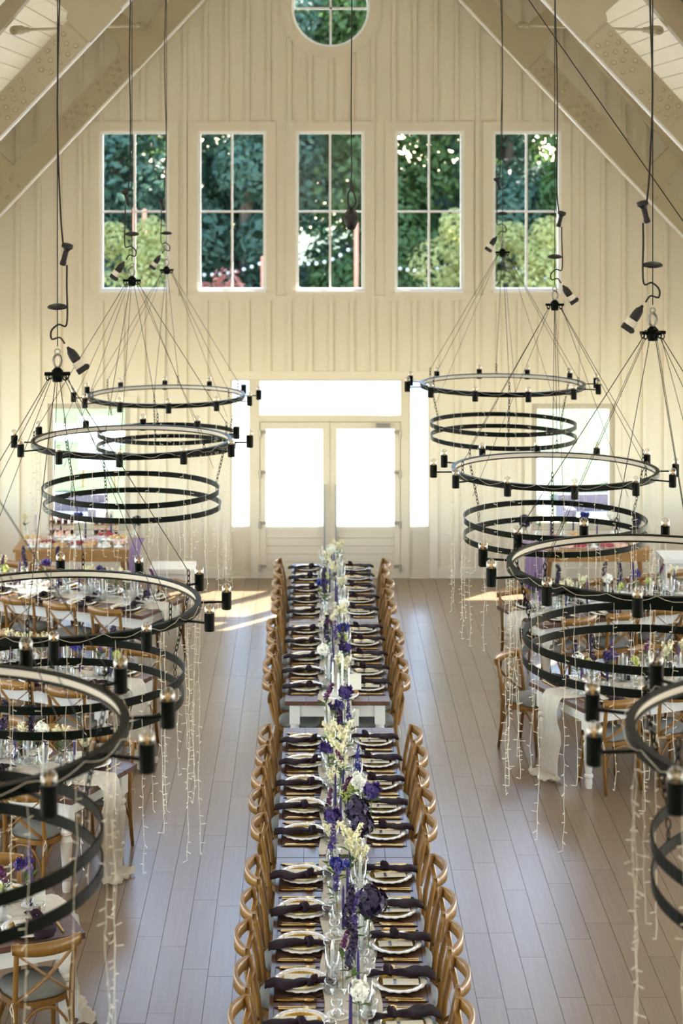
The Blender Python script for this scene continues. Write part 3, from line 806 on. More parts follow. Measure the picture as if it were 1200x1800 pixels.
for p, q in (((-.235, -.17), (.235, -.17)), ((-.235, .19), (.235, .19)), ((-.235, -.17), (-.235, .19)), ((.235, -.17), (.235, .19)),
             ((-.235, -.17), (.0, .19)), ((.0, -.17), (.235, .19)), ((.235, -.17), (0, .19)), ((0, -.17), (-.235, .19)), ((-.235, .01), (-.1, .19)), ((.235, .01), (.1, .19))):
    MATW.bar((p[0], p[1], .002), (q[0], q[1], .002), .0035, .0035)
MATW = MATW.mesh('wire_placemat', BLACK)
RISER = MB().lathe([(.10, 0), (.105, .012), (.09, .014)], 24).mesh('charger_base', BLACK)
def knife():
    m = MB().bar((0, -.115, .004), (0, .0, .004), .011, .006); i = len(m.v)
    out = [(-.006, 0), (.008, 0), (.009, .06), (.006, .10), (0, .12), (-.005, .10)]
    m.v += [(x, y, .003) for x, y in out]+[(x, y, .005) for x, y in out]
    m.f += [tuple(i+k for k in range(6))[::-1], tuple(i+6+k for k in range(6))]+[(i+k, i+(k+1) % 6, i+6+(k+1) % 6, i+6+k) for k in range(6)]
    return m.mesh('knife', GOLD)
def fork():
    m = MB().tube([(0, -.115, .004), (0, -.04, .004), (0, .03, .006), (0, .05, .005)], [.006, .0045, .0035, .006], 6, flat=.6)
    m.box((0, .055, .005), (.022, .016, .003))
    for k in range(4): m.bar((-.0095+.0063*k, .06, .005), (-.0085+.0057*k, .105, .008), .003, .002)
    return m.mesh('fork', GOLD)
def spoon():
    m = MB().tube([(0, -.115, .004), (0, -.03, .004), (0, .045, .006)], [.006, .0045, .0035], 6, flat=.6)
    m.blob((0, .075, .007), .032, 10, 5, (.62, 1, .18)); return m.mesh('spoon', GOLD)
KNIFE, FORK, SPOON = knife(), fork(), spoon()
SAUCER = MB().lathe([(.04, 0), (.045, .004), (.075, .012), (.077, .013), (.070, .012), (.042, .006), (.0001, .006)], 28).mesh('side_plate', CERAM, True)
def stemglass(bowl, stem, base, n=18):
    """bowl: outer profile from stem top to lip"""
    prof = [(base, 0), (base, .002), (.006, .006), (.0035, .012), (.0035, stem)]+[(r, stem+z) for r, z in bowl]+[(max(.001, r-.0012), stem+z) for r, z in bowl[::-1]]
    return prof
WINE = [('glass', MB().lathe(stemglass([(.012, .004), (.028, .018), (.037, .042), (.036, .07), (.030, .105)], .085, .036), 18).mesh('glass', GLASS, True))]
BIGW = [('glass', MB().lathe(stemglass([(.015, .004), (.036, .022), (.046, .052), (.044, .085), (.034, .125)], .095, .04), 18).mesh('glass', GLASS, True))]
COUPE = [('glass', MB().lathe(stemglass([(.014, .003), (.034, .012), (.046, .030), (.047, .048)], .095, .035), 18).mesh('glass', GLASS, True))]
TUMB = MB().lathe([(.024, 0), (.034, .012), (.039, .035), (.038, .07), (.033, .098), (.0318, .098), (.036, .07), (.037, .035), (.032, .016), (.0001, .012)], 18).mesh('tumbler', GLASS, True)
VOTIVE = [('cup', MB().lathe([(.026, 0), (.031, .005), (.033, .06), (.031, .06), (.029, .012), (.0001, .010)], 14).mesh('cup', GLASS, True)),
          ('tealight', MB().lathe([(.022, .012), (.022, .03), (.0001, .03)], 12).mesh('tealight', AMBER))]

# ================================================================ PLACE SETTINGS
def setting(P, u, place, full=True, gtab='', k=0, near_lr=None):
    u = Vector((u.x, u.y, 0)).normalized(); v = Vector((u.y, -u.x, 0)); rz = atan2(u.y, u.x)-pi/2
    r = random.Random(hash((round(P.x, 2), round(P.y, 2))) & 0xffff)
    def at(vx, uy, z=0): q = P+v*vx+u*uy; return (q.x, q.y, TH+z)
    if not inview(at(0, .2), 45): return False
    j = lambda s: r.uniform(-s, s)
    S_ = lambda nm, sp, vx, uy, z, lb, cat, grp, da=0, sc=None: spawn(nm, sp, at(vx, uy, z), rz+da, lb+', '+place, cat, grp, sc)
    if full: S_('wire_placemat', MATW, 0, .20, 0.0, 'black wire placemat', 'placemat', 'wire placemats')
    S_('charger_plate', CHARGER, 0, .19, .0045, 'gold charger with beaded rim', 'plate', 'gold charger plates', j(1))
    S_('menu_card', CARDS, -.030+j(.006), .185+j(.01), .030, 'printed menu card', 'card', 'menu cards', j(.08))
    S_('napkin', NAPKINS[r.randrange(5)], 0.056+j(.008), .185+j(.012), .012, 'plum knotted napkin', 'napkin', 'plum napkins', j(.12)+(.0 if not full else .04))
    S_('knife', KNIFE, .205+j(.004), .17+j(.008), 0.004, 'gold knife', 'cutlery', 'gold cutlery', j(.03))
    S_('fork', FORK, -.205+j(.004), .17+j(.008), 0.004, 'gold outer fork', 'cutlery', 'gold cutlery', j(.03))
    if full:
        S_('spoon', SPOON, .228+j(.004), .165+j(.008), 0.004, 'gold spoon', 'cutlery', 'gold cutlery', j(.03))
        S_('fork', FORK, -.228+j(.004), .165+j(.008), 0.004, 'gold inner fork', 'cutlery', 'gold cutlery', j(.04))
    S_('side_plate', SAUCER, -.13+j(.012), .405+j(.01), .0, 'small white side plate', 'plate', 'white side plates')
    S_('coupe_glass', COUPE, -.075+j(.02), .315+j(.008) if False else .412+j(.01), .0065 if False else .0, 'coupe glass', 'glass', 'coupe glasses') if False else None
    S_('coupe_glass', COUPE, -.13+j(.01), .405+j(.008), .0125, 'coupe glass on side plate', 'glass', 'coupe glasses')
    S_('tumbler', TUMB, .135+j(.012), .365+j(.012), 0, 'clear stemless tumbler', 'glass', 'tumblers')
    S_('wine_glass', WINE, .06+j(.012), .40+j(.01), 0, 'stemmed wine glass', 'glass', 'wine glasses')
    if full and k % 2: S_('votive', VOTIVE, -.02+j(.01), .425+j(.005), 0, 'glass votive with tealight', 'candle', 'votives')
    return True
def chair_at(P, u, off, label, grp, jit=.02, r=rnd):
    u = Vector((u.x, u.y, 0)).normalized(); rz = atan2(u.y, u.x)-pi/2
    q = P+u*(off+r.uniform(-jit, jit))
    if not (inview((q.x, q.y, .85), 70) or inview((q.x, q.y, .2), 60)): return
    spawn('dining_chair', CHAIR, (q.x, q.y, 0), rz+r.uniform(-.06, .06), label, 'chair', grp)
CSEATS = [[10.45, 10.99, 11.53, 12.06, 12.64], [13.45, 14.0, 14.52, 15.05, 15.6], [17.23, 17.75, 18.27, 18.83, 19.33], [20.13, 20.68, 21.22, 21.8, 22.3]]
for t, ys in zip(ct, CSEATS):
    for i, y in enumerate(ys):
        for sd, sn in ((-1, 'left'), (1, 'right')):
            P = Vector((XC+sd*TW/2, y, 0)); u = Vector((-sd, 0, 0))
            pl = '%s place from camera, %s side of %s' % (ORD[i], sn, t.name)
            setting(P, u, pl, True, t.name, i+(sd > 0))
            chair_at(P+Vector((0, -.06, 0)), u, .135, 'honey-wood cross-back chair, %s from camera, %s side of %s' % (ORD[i], sn, t.name), 'cross-back chairs along the centre tables')
SIDE_SEAT = [.33, .91, 1.49, 2.07, 2.65]
for t in st:
    for i, s_ in enumerate(SIDE_SEAT):
        for sd in (-1, 1):
            P = t.c - t.a*1.5 + t.a*s_ + t.n*(sd*TW/2)
            nearside = (t.n*sd).y < 0
            sn = 'near' if nearside else 'far'
            u = -t.n*sd
            pl = '%s place from aisle, %s side of %s' % (ORD[i], sn, t.name)
            setting(P, u, pl, False, t.name, i)
            lb = 'honey-wood cross-back chair, %s from aisle, %s side of %s' % (ORD[i], sn, t.name)
            if t is RA and not nearside and i == 0:
                q = Vector((2.13, 17.85, 0)); spawn('dining_chair', CHAIR, q, atan2(u.y, u.x)-pi/2+.45, 'cross-back chair pulled out at the aisle end, far side of nearer right table', 'chair', 'cross-back chairs at the side tables'); continue
            chair_at(P, u, .06, lb, 'cross-back chairs at the side tables', .03)

# ================================================================ RUNNERS
def runner(t, L0, L1, drop_lo, drop_hi, label, w=.32, seed=1):
    """gauze strip along the table top from L0..L1 (local along axis), optionally falling over the ends to the floor"""
    r = random.Random(seed); path = []
    n = 26
    zt = TH+.004
    if drop_lo:
        x = L0-.02
        path += [(x-.17, .008, .70), (x-.165, .03, .95), (x-.13, .045, 1.08), (x-.09, .02, 1.12), (x-.055, .04, 1.05), (x-.03, .025, .95), (x-.02, .06, .85)]
        for k in range(1, 7): path.append((x-.012-.01*sin(k*1.3), .06+(zt-.09)*k/7, .85-.02*k))
        path.append((x, zt-.03, .75)); path.append((L0+.01, zt+.004, .8))
    for k in range(n+1): path.append((L0+.03+(L1-L0-.06)*k/n, zt, 1))
    if drop_hi:
        x = L1+.02; path.append((L1-.01, zt+.004, .8)); path.append((x, zt-.03, .75))
        for k in range(1, 6): path.append((x+.012, zt-.03-(drop_hi)*k/5, .75))
    m = MB(); nc = 14
    for i, (a, z, ws) in enumerate(path):
        for j in range(nc+1):
            s_ = -1+2*j/nc; flat = (abs(z-zt) < .003)
            wob = .016*sin(s_*9+i*.9)+.010*sin(s_*17-i*1.7)
            yy = s_*w/2*ws+.015*sin(i*.8+seed)
            if flat: p = (a, yy, z+.002+abs(.004*sin(s_*11+i*1.1)))
            elif z < .055: p = (a+wob*.7, yy+.02*sin(i*.9), max(.003, z+.012*sin(s_*6+i*.7)))
            else: p = (a+(wob if drop_lo or drop_hi else 0)*(-1 if a < 0 else 1)*(.7 if a > 0 else .7)-(.02 if a < 0 else -.02), yy, z)
            m.v.append(p)
    for i in range(len(path)-1):
        for j in range(nc): m.f.append((i*(nc+1)+j, i*(nc+1)+j+1, (i+1)*(nc+1)+j+1, (i+1)*(nc+1)+j))
    o = link('table_runner', m.mesh('table_runner', CREAM, True), None, (t.c.x, t.c.y, 0), t.rz)
    return tag(o, label, 'table runner', 'cream gauze runners')
for i, t in enumerate(ct):
    drop = .45 if i in (1, 3) else 0
    lo = 0
    runner(t, -t.L/2+.005, t.L/2-.005, i == 2, .0, 'cream gauze runner along the %s' % t.name, .34, i)
for i, t in enumerate(st):
    runner(t, -1.5, 1.45, True, 0, 'cream gauze runner hanging to the floor from %s' % t.name, .36, i+5)

# ================================================================ FLOWERS, VASES, CANDLES
def petals(mb, c, R, n, size, r, curl=.3, up=.0, sq=1.):
    for _ in range(n):
        d = Vector((r.gauss(0, 1), r.gauss(0, 1), r.gauss(0, 1)+up)).normalized(); p = Vector(c)+Vector((d.x, d.y, d.z*sq))*R*r.uniform(.55, 1)
        u = d.orthogonal().normalized(); u = Matrix.Rotation(r.uniform(0, 6.28), 3, d) @ u; w = d.cross(u); s_ = size*r.uniform(.7, 1.2)
        mb.quad(p-u*s_*.5, p+w*s_*.7+d*s_*curl, p+u*s_*.5+d*s_*.25, p-w*s_*.7+d*s_*curl)
def leaves(mb, base, n, L, r):
    for _ in range(n):
        a = r.uniform(0, 6.28); d = Vector((cos(a), sin(a), r.uniform(.2, .9))).normalized(); p = Vector(base)+Vector((0, 0, r.uniform(-.05, .03))); w = d.cross(Vector((0, 0, 1))).normalized()*L*.18
        mb.quad(p, p+d*L*.5+w, p+d*L+Vector((0, 0, -L*.15)), p+d*L*.5-w)
def stem_pts(h, r):
    a = r.uniform(0, 6.28); l = r.uniform(.01, .05)
    return [(0, 0, .01), (l*.3*cos(a), l*.3*sin(a), h*.5), (l*cos(a), l*sin(a), h)]
def flower_spec(kind, seed):
    r = random.Random(seed); h = {'ruffle': .22, 'spike': .20, 'ball': .28, 'spray': .20, 'iris': .27, 'moss': .22, 'thistle': .26, 'amaranth': .26, 'magenta': .26}[kind]*r.uniform(.9, 1.15)
    pts = stem_pts(h, r); tip = Vector(pts[-1]); out = []
    st_ = MB().tube(pts, .0028, 5); b = MB(); lf = MB(); leaves(lf, tip-Vector((0, 0, .06)), 5, .085, r)
    if kind == 'ruffle': petals(b, tip, .062, 150, .034, r); m = DARKP
    elif kind == 'ball': petals(b, tip, .055, 150, .028, r); m = WHITEP
    elif kind == 'moss': petals(b, tip, .040, 60, .026, r); petals(b, tip+Vector((.04, .01, -.02)), .025, 30, .022, r); m = MOSS
    elif kind == 'iris':
        for k in range(3):
            a = k*2.09+r.random(); petals(b, tip+Vector((.028*cos(a), .028*sin(a), .015)), .024, 16, .045, r, .5)
        m = BLUEP if seed % 2 else PURP
    elif kind in ('spike', 'thistle'):
        for k in range(13):
            t = k/12; petals(b, tip+Vector((.01*t, 0, .17*t)), .026*(1-.75*t), 9, .020*(1-.4*t), r)
        m = BLUEP if kind == 'spike' else PURP
    elif kind == 'amaranth':
        for k in range(14):
            t = k/13; petals(b, tip+Vector((.015*sin(3*t), .015*cos(4*t), .22*t)), .030*(1-.5*t), 10, .026, r)
        m = DARKP
    elif kind == 'magenta':
        for k in range(10):
            t = k/9; petals(b, tip+Vector((.05*t, .0, .10*t)), .018*(1-.5*t), 7, .02, r)
        m = MAGP
    else:
        for k in range(7):
            a = k*.9; L = r.uniform(.05, .11); q = tip+Vector((cos(a)*L*.5, sin(a)*L*.5, L)); st_.tube([tip-Vector((0, 0, .02)), q], .0016, 4)
            for t in (.3, .5, .7, .85, 1.): petals(b, tip.lerp(q, t), .014, 7, .017, r)
        m = CREAMP
    out.append(('bloom', b.mesh('bloom', m)))
    out.append(('stem', st_.mesh('stem', GREEN), [('leaf', lf.mesh('leaf', GREEN))]))
    return out
FL = {k: [flower_spec(k, i*7+len(k)+j) for j in range(3)] for i, k in enumerate(['ruffle', 'spike', 'ball', 'spray', 'iris', 'moss', 'thistle', 'amaranth', 'magenta'])}
FNAME = {'ruffle': ('dark ruffled purple bloom', 'ruffled_flower'), 'spike': ('tall blue delphinium spike', 'delphinium'), 'ball': ('round creamy white bloom', 'white_flower'), 'spray': ('feathery cream spray', 'cream_spray'),
         'iris': ('violet-blue open flower', 'iris_flower'), 'moss': ('yellow-green flower cluster', 'green_flower'), 'thistle': ('violet flower spike', 'violet_spike'), 'amaranth': ('dark drooping amaranth', 'amaranth'), 'magenta': ('magenta flower spray', 'magenta_flower')}
VASE = [MB().lathe([(.028, 0), (.034, .01), (.036, .06), (.018, .10), (.016, .13), (.020, .145), (.019, .145), (.015, .13), (.016, .10), (.033, .06), (.031, .012), (.0001, .010)], 16).mesh('bud_vase', GLASS, True),
        MB().lathe([(.030, 0), (.032, .004), (.032, .15), (.0305, .15), (.0305, .012), (.0001, .010)], 16).mesh('bud_vase', GLASS, True)]
PTAPER = [('wax', MB().lathe([(.0105, .045), (.011, .10), (.009, .30), (.004, .325), (.0001, .328)], 10).mesh('wax', PCAND, True)),
          ('holder', MB().lathe([(.032, 0), (.033, .004), (.010, .012), (.009, .03), (.014, .045), (.014, .058), (.011, .058), (.0001, .05)], 14).mesh('holder', GLASS, True)),
          ('wick', MB().tube([(0, 0, .327), (0, .001, .338)], .001, 4).mesh('wick', BLACKP))]
WTAPER = [('wax', MB().lathe([(.0105, .012), (.011, .08), (.009, .25), (.004, .272), (.0001, .275)], 10).mesh('wax', WCAND, True)),
          ('glass_chimney', MB().lathe([(.040, 0), (.042, .003), (.042, .24), (.0405, .24), (.0405, .006), (.0001, .005)], 18).mesh('glass_chimney', GLASS, True)),
          ('wick', MB().tube([(0, 0, .274), (0, .001, .285)], .001, 4).mesh('wick', BLACKP))]
CARDHOLD = [('card', MB().box((0, 0, .115), (.11, .004, .15)).mesh('card', CARD)), ('stand', MB().box((0, 0, .02), (.05, .03, .04)).mesh('stand', BUFFW))]
PEND = []                                        # (table, kind key, descr, objname, cat, group, obj)
def put(t, key, desc, oname, cat, grp, spec, a, b, z=0, rz=0, sc=None):
    q = t.c+t.a*a+t.n*b; p = (q.x, q.y, TH+z)
    if not inview((p[0], p[1], p[2]+.2), 40): return
    PEND.append((t, desc, spawn(oname, spec, p, rz, 'x', cat, grp, sc)))
def centrepiece(t, seed, dens=1.0, hand=()):
    r = random.Random(seed); L = t.L/2
    kinds = ['spray', 'amaranth', 'moss', 'spray', 'thistle', 'spray', 'moss', 'magenta', 'ball', 'iris', 'spray', 'amaranth']
    n = int(9*dens); k = 0
    for i in range(n):
        a = -L+.14+(2*L-.28)*(i+.5)/n+r.uniform(-.04, .04); b = r.choice([-1, 1])*r.uniform(.02, .10)
        vz = r.randrange(2); put(t, '', 'clear glass bud vase', 'bud_vase', 'vase', 'bud vases', VASE[vz], a, b, .004)
        for q in range(2 if r.random() < .45 else 1):
            kd = kinds[(k*5+seed) % len(kinds)] if r.random() < .8 else r.choice(kinds); k += 1
            put(t, '', FNAME[kd][0], FNAME[kd][1], 'flower', 'centrepiece flowers', FL[kd][r.randrange(3)], a+(.004 if q else -.004), b, .018, r.uniform(0, 6.28))
    for i in range(int(6*dens)):
        a = -L+.2+(2*L-.4)*(i+.3)/6/dens+r.uniform(-.05, .05); put(t, '', 'purple taper candle', 'taper_candle', 'candle', 'purple tapers', PTAPER, a, r.uniform(-.05, .06), .004, 0)
        a += .22; put(t, '', 'white taper in a glass chimney', 'chimney_candle', 'candle', 'white tapers', WTAPER, min(a, L-.06), r.choice([-1, 1])*r.uniform(.07, .13), .004, 0)
    put(t, '', 'large wine glass', 'wine_glass', 'glass', 'large wine glasses', BIGW, L-.12, -.10, .004)
for i, t in enumerate(ct): centrepiece(t, 20+i)
for i, t in enumerate(st): centrepiece(t, 40+i, 1.5)
# named pieces that show clearly in the photograph (positions on the centre tables: depth, x offset)
def putc(ti, key, dep, dx, z=.018, rz=0., sc=1.0):
    t = ct[ti]; put(t, '', FNAME[key][0], FNAME[key][1], 'flower', 'centrepiece flowers', FL[key][0], dep-t.c.y, -dx, z, rz, sc)
def putv(ti, dep, dx): put(ct[ti], '', 'clear glass bud vase', 'bud_vase', 'vase', 'bud vases', VASE[0], dep-ct[ti].c.y, -dx, .004)
for (ti, kd, dep, dx, sc) in ((0, 'ruffle', 11.35, .12, 1.45), (1, 'ruffle', 13.05, .07, 1.35), (0, 'ruffle', 12.80, .10, 1.25), (1, 'ball', 13.75, .13, 1.1), (1, 'iris', 13.4, .20, 1.2), (1, 'spike', 14.2, .14, 1.1),
                             (1, 'spray', 14.6, .0, 1.4), (1, 'spray', 14.3, -.03, 1.3), (1, 'moss', 13.75, .06, 1.1), (0, 'thistle', 12.35, -.08, 1.2), (0, 'spray', 12.4, .03, 1.3), (1, 'iris', 15.9, .05, 1.2), (1, 'magenta', 15.7, -.1, 1.2),
                             (0, 'moss', 12.2, -.06, 1.1), (0, 'iris', 12.95, -.10, 1.1)):
    putv(ti, dep, dx); putc(ti, kd, dep, dx, .018, 0, sc)
# cluster at the near end of the third centre table
t = ct[2]
CLUS = MB().lathe([(.16, 0), (.17, .004), (.175, .018), (.165, .018), (.15, .010), (.0001, .010)], 32).mesh('candle_tray', CERAM, True)
q = t.c-t.a*(t.L/2-.20); tray = spawn('candle_tray', CLUS, (q.x+.03, q.y, TH+.004), 0, 'round white tray of candles at near end of third centre table', 'tray')
for j, (ax, ay, hs) in enumerate(((-.07, .03, 1.1), (.02, .06, 1.35), (.08, -.01, .95), (-.02, -.05, .8))):
    spawn('pillar_taper', WTAPER[:1]+[('wick', WTAPER[2][1])], (q.x+.03+ax, q.y+ay, TH+.003), 0, 'white taper candle, %s on the candle tray of third centre table' % ['leftmost', 'rear tallest', 'rightmost', 'front shortest'][j], 'candle', 'tapers on the tray', (1, 1, hs))
for tt, aa, bb in ((ct[2], -t.L/2+.22, -.17), (ct[1], 1.40, -.12), (LA, -1.30, .05), (LB, -1.2, -.02), (ct[3], 1.3, -.08)):
    q = tt.c+tt.a*aa+tt.n*bb; spawn('table_card', CARDHOLD, (q.x, q.y, TH+.004), .1, 'upright white table card on the %s' % tt.name, 'card', 'table cards')
grp = {}
for (t, d, o) in PEND: grp.setdefault((t.name, d), []).append(o)
for (tn, d), os_ in grp.items():
    centre = 'centre' in tn
    os_.sort(key=lambda o: o.location.y if centre else abs(o.location.x))
    for i, o in enumerate(os_):
        o['label'] = ('only %s on the %s' % (d, tn)) if len(os_) == 1 else '%s, %s from the %s on the %s' % (d, ORD[min(i, 23)], 'camera' if centre else 'aisle', tn)
# ================================================================ CHANDELIERS
def arc(R, n, z=0): return [(R*cos(2*pi*i/n), R*sin(2*pi*i/n), z) for i in range(n)]
RT, RL = .90, .80
TOPRING = MB().ring(RT-.012, RT, -.025, .025, 96).ring(RT-.035, RT-.012, .017, .025, 96).ring(RT-.035, RT-.012, -.025, -.017, 96).mesh('top_ring', BLACK)
LEDM = MB().ring(RT-.022, RT-.013, -.0165, .0165, 96).mesh('led_strip', LED)
LOWRING = MB().ring(RL-.010, RL, -.024, .024, 96).mesh('lower_ring', BLACK)
ARMM = MB().bar((RT-.01, 0, -.008), (RT+.135, 0, -.008), .014, .012).mesh('lamp_arm', BLACK)
SOCK = MB().lathe([(.029, -.055), (.031, -.05), (.031, .05), (.028, .055), (.0001, .05)], 14, (RT+.16, 0, 0)).mesh('socket', BLACK, False)
BULB = MB().lathe([(.026, .05), (.030, .066), (.030, .082), (.025, .097), (.014, .107), (.0001, .111)], 14, (RT+.16, 0, 0), cap=False).mesh('bulb', BULBG, True)
FIL = MB()
for q_ in range(4): FIL.tube([(RT+.16+.004*cos(q_*1.57), .004*sin(q_*1.57), .05), (RT+.16+.010*cos(q_*1.57), .010*sin(q_*1.57), .088)], .0016, 4)
FIL = FIL.mesh('filament', AMBER)
def chain_mesh(p, q, ll=.045):
    p, q = Vector(p), Vector(q); d = q-p; n = max(2, int(d.length/(ll*.72))); d0 = d.normalized(); mb = MB()
    u = d0.orthogonal().normalized(); w = d0.cross(u)
    for i in range(n):
        c = p+d*((i+.5)/n); s_ = u if i % 2 else w
        mb.tube([c+d0*(cos(a)*ll*.5)+s_*(sin(a)*ll*.24) for a in [2*pi*k/8 for k in range(8)]], .0035, 4, closed=True)
    return mb
def string_mesh(L, seed):
    r = random.Random(seed); mb = MB(); pts = [Vector((0, 0, 0))]; n = int(L/.055)
    x = y = 0
    for i in range(1, n+1):
        x += r.uniform(-.007, .007); y += r.uniform(-.007, .007); x *= .9; y *= .9; pts.append(Vector((x, y, -L*i/n)))
    mb.tube(pts, .0012, 3)
    for i in range(1, n+1):
        if r.random() < .86:
            p = pts[i]; a = r.uniform(0, 6.28); l = r.uniform(.018, .038); q = p+Vector((cos(a)*l, sin(a)*l, r.uniform(-.012, .008))); mb.tube([p, q], [.0013, .0026], 3)
    return mb.mesh('light_string', WIREC)
STR = [string_mesh(l, i) for i, l in enumerate((.75, .9, 1.0, 1.1, 1.2, 1.3, 1.4, 1.5))]
def loop_mesh(seed):
    r = random.Random(seed); pts = []
    for i in range(120):
        a = 2*pi*i/120; pts.append(((RT+.012)*cos(a), (RT+.012)*sin(a), .03-.035*abs(sin(a*10+seed))+r.uniform(-.006, .006)))
    return MB().tube(pts, .0015, 3, closed=True).mesh('string_loop', WIREC)
LOOPS = [loop_mesh(i) for i in range(3)]
HUBZ = 1.45
CABA = [RAD(a) for a in (20, 80, 140, 200, 260, 320)]
def cable_mesh(a, dbl):
    mb = MB(); p = Vector((.06*cos(a), .06*sin(a), HUBZ-.03)); q = Vector(((RT-.01)*cos(a), (RT-.01)*sin(a), .12))
    mb.tube([p, q], .0027, 4)
    if dbl: mb.tube([p+Vector((.01, 0, 0)), Vector((RL*cos(a+.12), RL*sin(a+.12), -.3))], .0020, 4)
    return mb.mesh('suspension_cable', BLACKP)
CABLES = [cable_mesh(a, i % 2 == 0) for i, a in enumerate(CABA)]
UPCH = [chain_mesh(((RT-.01)*cos(a), (RT-.01)*sin(a), .13), ((RT-.01)*cos(a), (RT-.01)*sin(a), .025)).mesh('chain', BLACK) for a in CABA]
LOCH = [chain_mesh(((RT-.012)*cos(a), (RT-.012)*sin(a), -.025), ((RL-.005)*cos(a), (RL-.005)*sin(a), -.41)).mesh('chain', BLACK) for a in CABA[::2]]
LOCH2 = [chain_mesh(((RL-.005)*cos(a), (RL-.005)*sin(a), -.455), ((RL-.005)*cos(a), (RL-.005)*sin(a), -.545)).mesh('chain', BLACK) for a in CABA[::2]]
hb = MB().box((0, 0, HUBZ), (.16, .035, .02)).box((0, 0, HUBZ), (.035, .16, .02)).lathe([(.03, HUBZ-.05), (.035, HUBZ-.03), (.035, HUBZ+.02), (.015, HUBZ+.04)], 10)
for a in CABA: hb.tube([(.062*cos(a)+.012*cos(b), .062*sin(a), HUBZ-.02+.018*sin(b)) for b in [2*pi*k/8 for k in range(8)]], .004, 4, closed=True)
HUB = hb.mesh('hub', BLACK)
HOOK = MB().tube([(.0+.024*cos(a), 0, HUBZ+.08+.042*sin(a)) for a in [2*pi*k/12 for k in range(12)]], .009, 6, closed=True).tube([(.018*cos(a), 0, HUBZ+.138+.016*sin(a)) for a in [2*pi*k/10 for k in range(10)]], .005, 5, closed=True).mesh('lifting_hook', STEEL)
DISC = MB().lathe([(.0001, -.02), (.025, -.02), (.06, -.012), (.063, 0), (.05, .012), (.02, .02), (.0001, .02)], 20).mesh('stop_disc', BLACKP, True)
CONN = MB().lathe([(.012, -.075), (.02, -.07), (.02, -.05), (.017, -.045), (.017, .02), (.024, .03), (.036, .04), (.036, .065), (.012, .07)], 12).mesh('cable_connector', BLACKP)
PLUGM = MB().lathe([(.008, .12), (.014, .10), (.030, .07), (.036, .03), (.036, -.02), (.03, -.03)], 12).mesh('plug', BLACKP)
PLUGC = MB().lathe([(.040, -.03), (.044, -.035), (.044, -.085), (.040, -.09)], 14).mesh('plug_collar', PEARLG if 'PEARLG' in globals() else CARD)
PLUGB = MB().box((0, 0, -.115), (.085, .05, .05)).box((.045, 0, -.115), (.02, .03, .03)).mesh('plug_box', BLACKP)
LAB = ['farthest from camera', 'third from camera', 'second from camera', 'nearest to camera']
def smooth_pts(P, k=5):
    P = [Vector(p) for p in P]; out = []
    for i in range(len(P)-1):
        p0, p1, p2, p3 = P[max(i-1, 0)], P[i], P[i+1], P[min(i+2, len(P)-1)]
        for j in range(k):
            t = j/k; out.append(.5*((2*p1)+(p2-p0)*t+(2*p0-5*p1+4*p2-p3)*t*t+(3*p1-p0-3*p2+p3)*t**3))
    return out+[P[-1]]
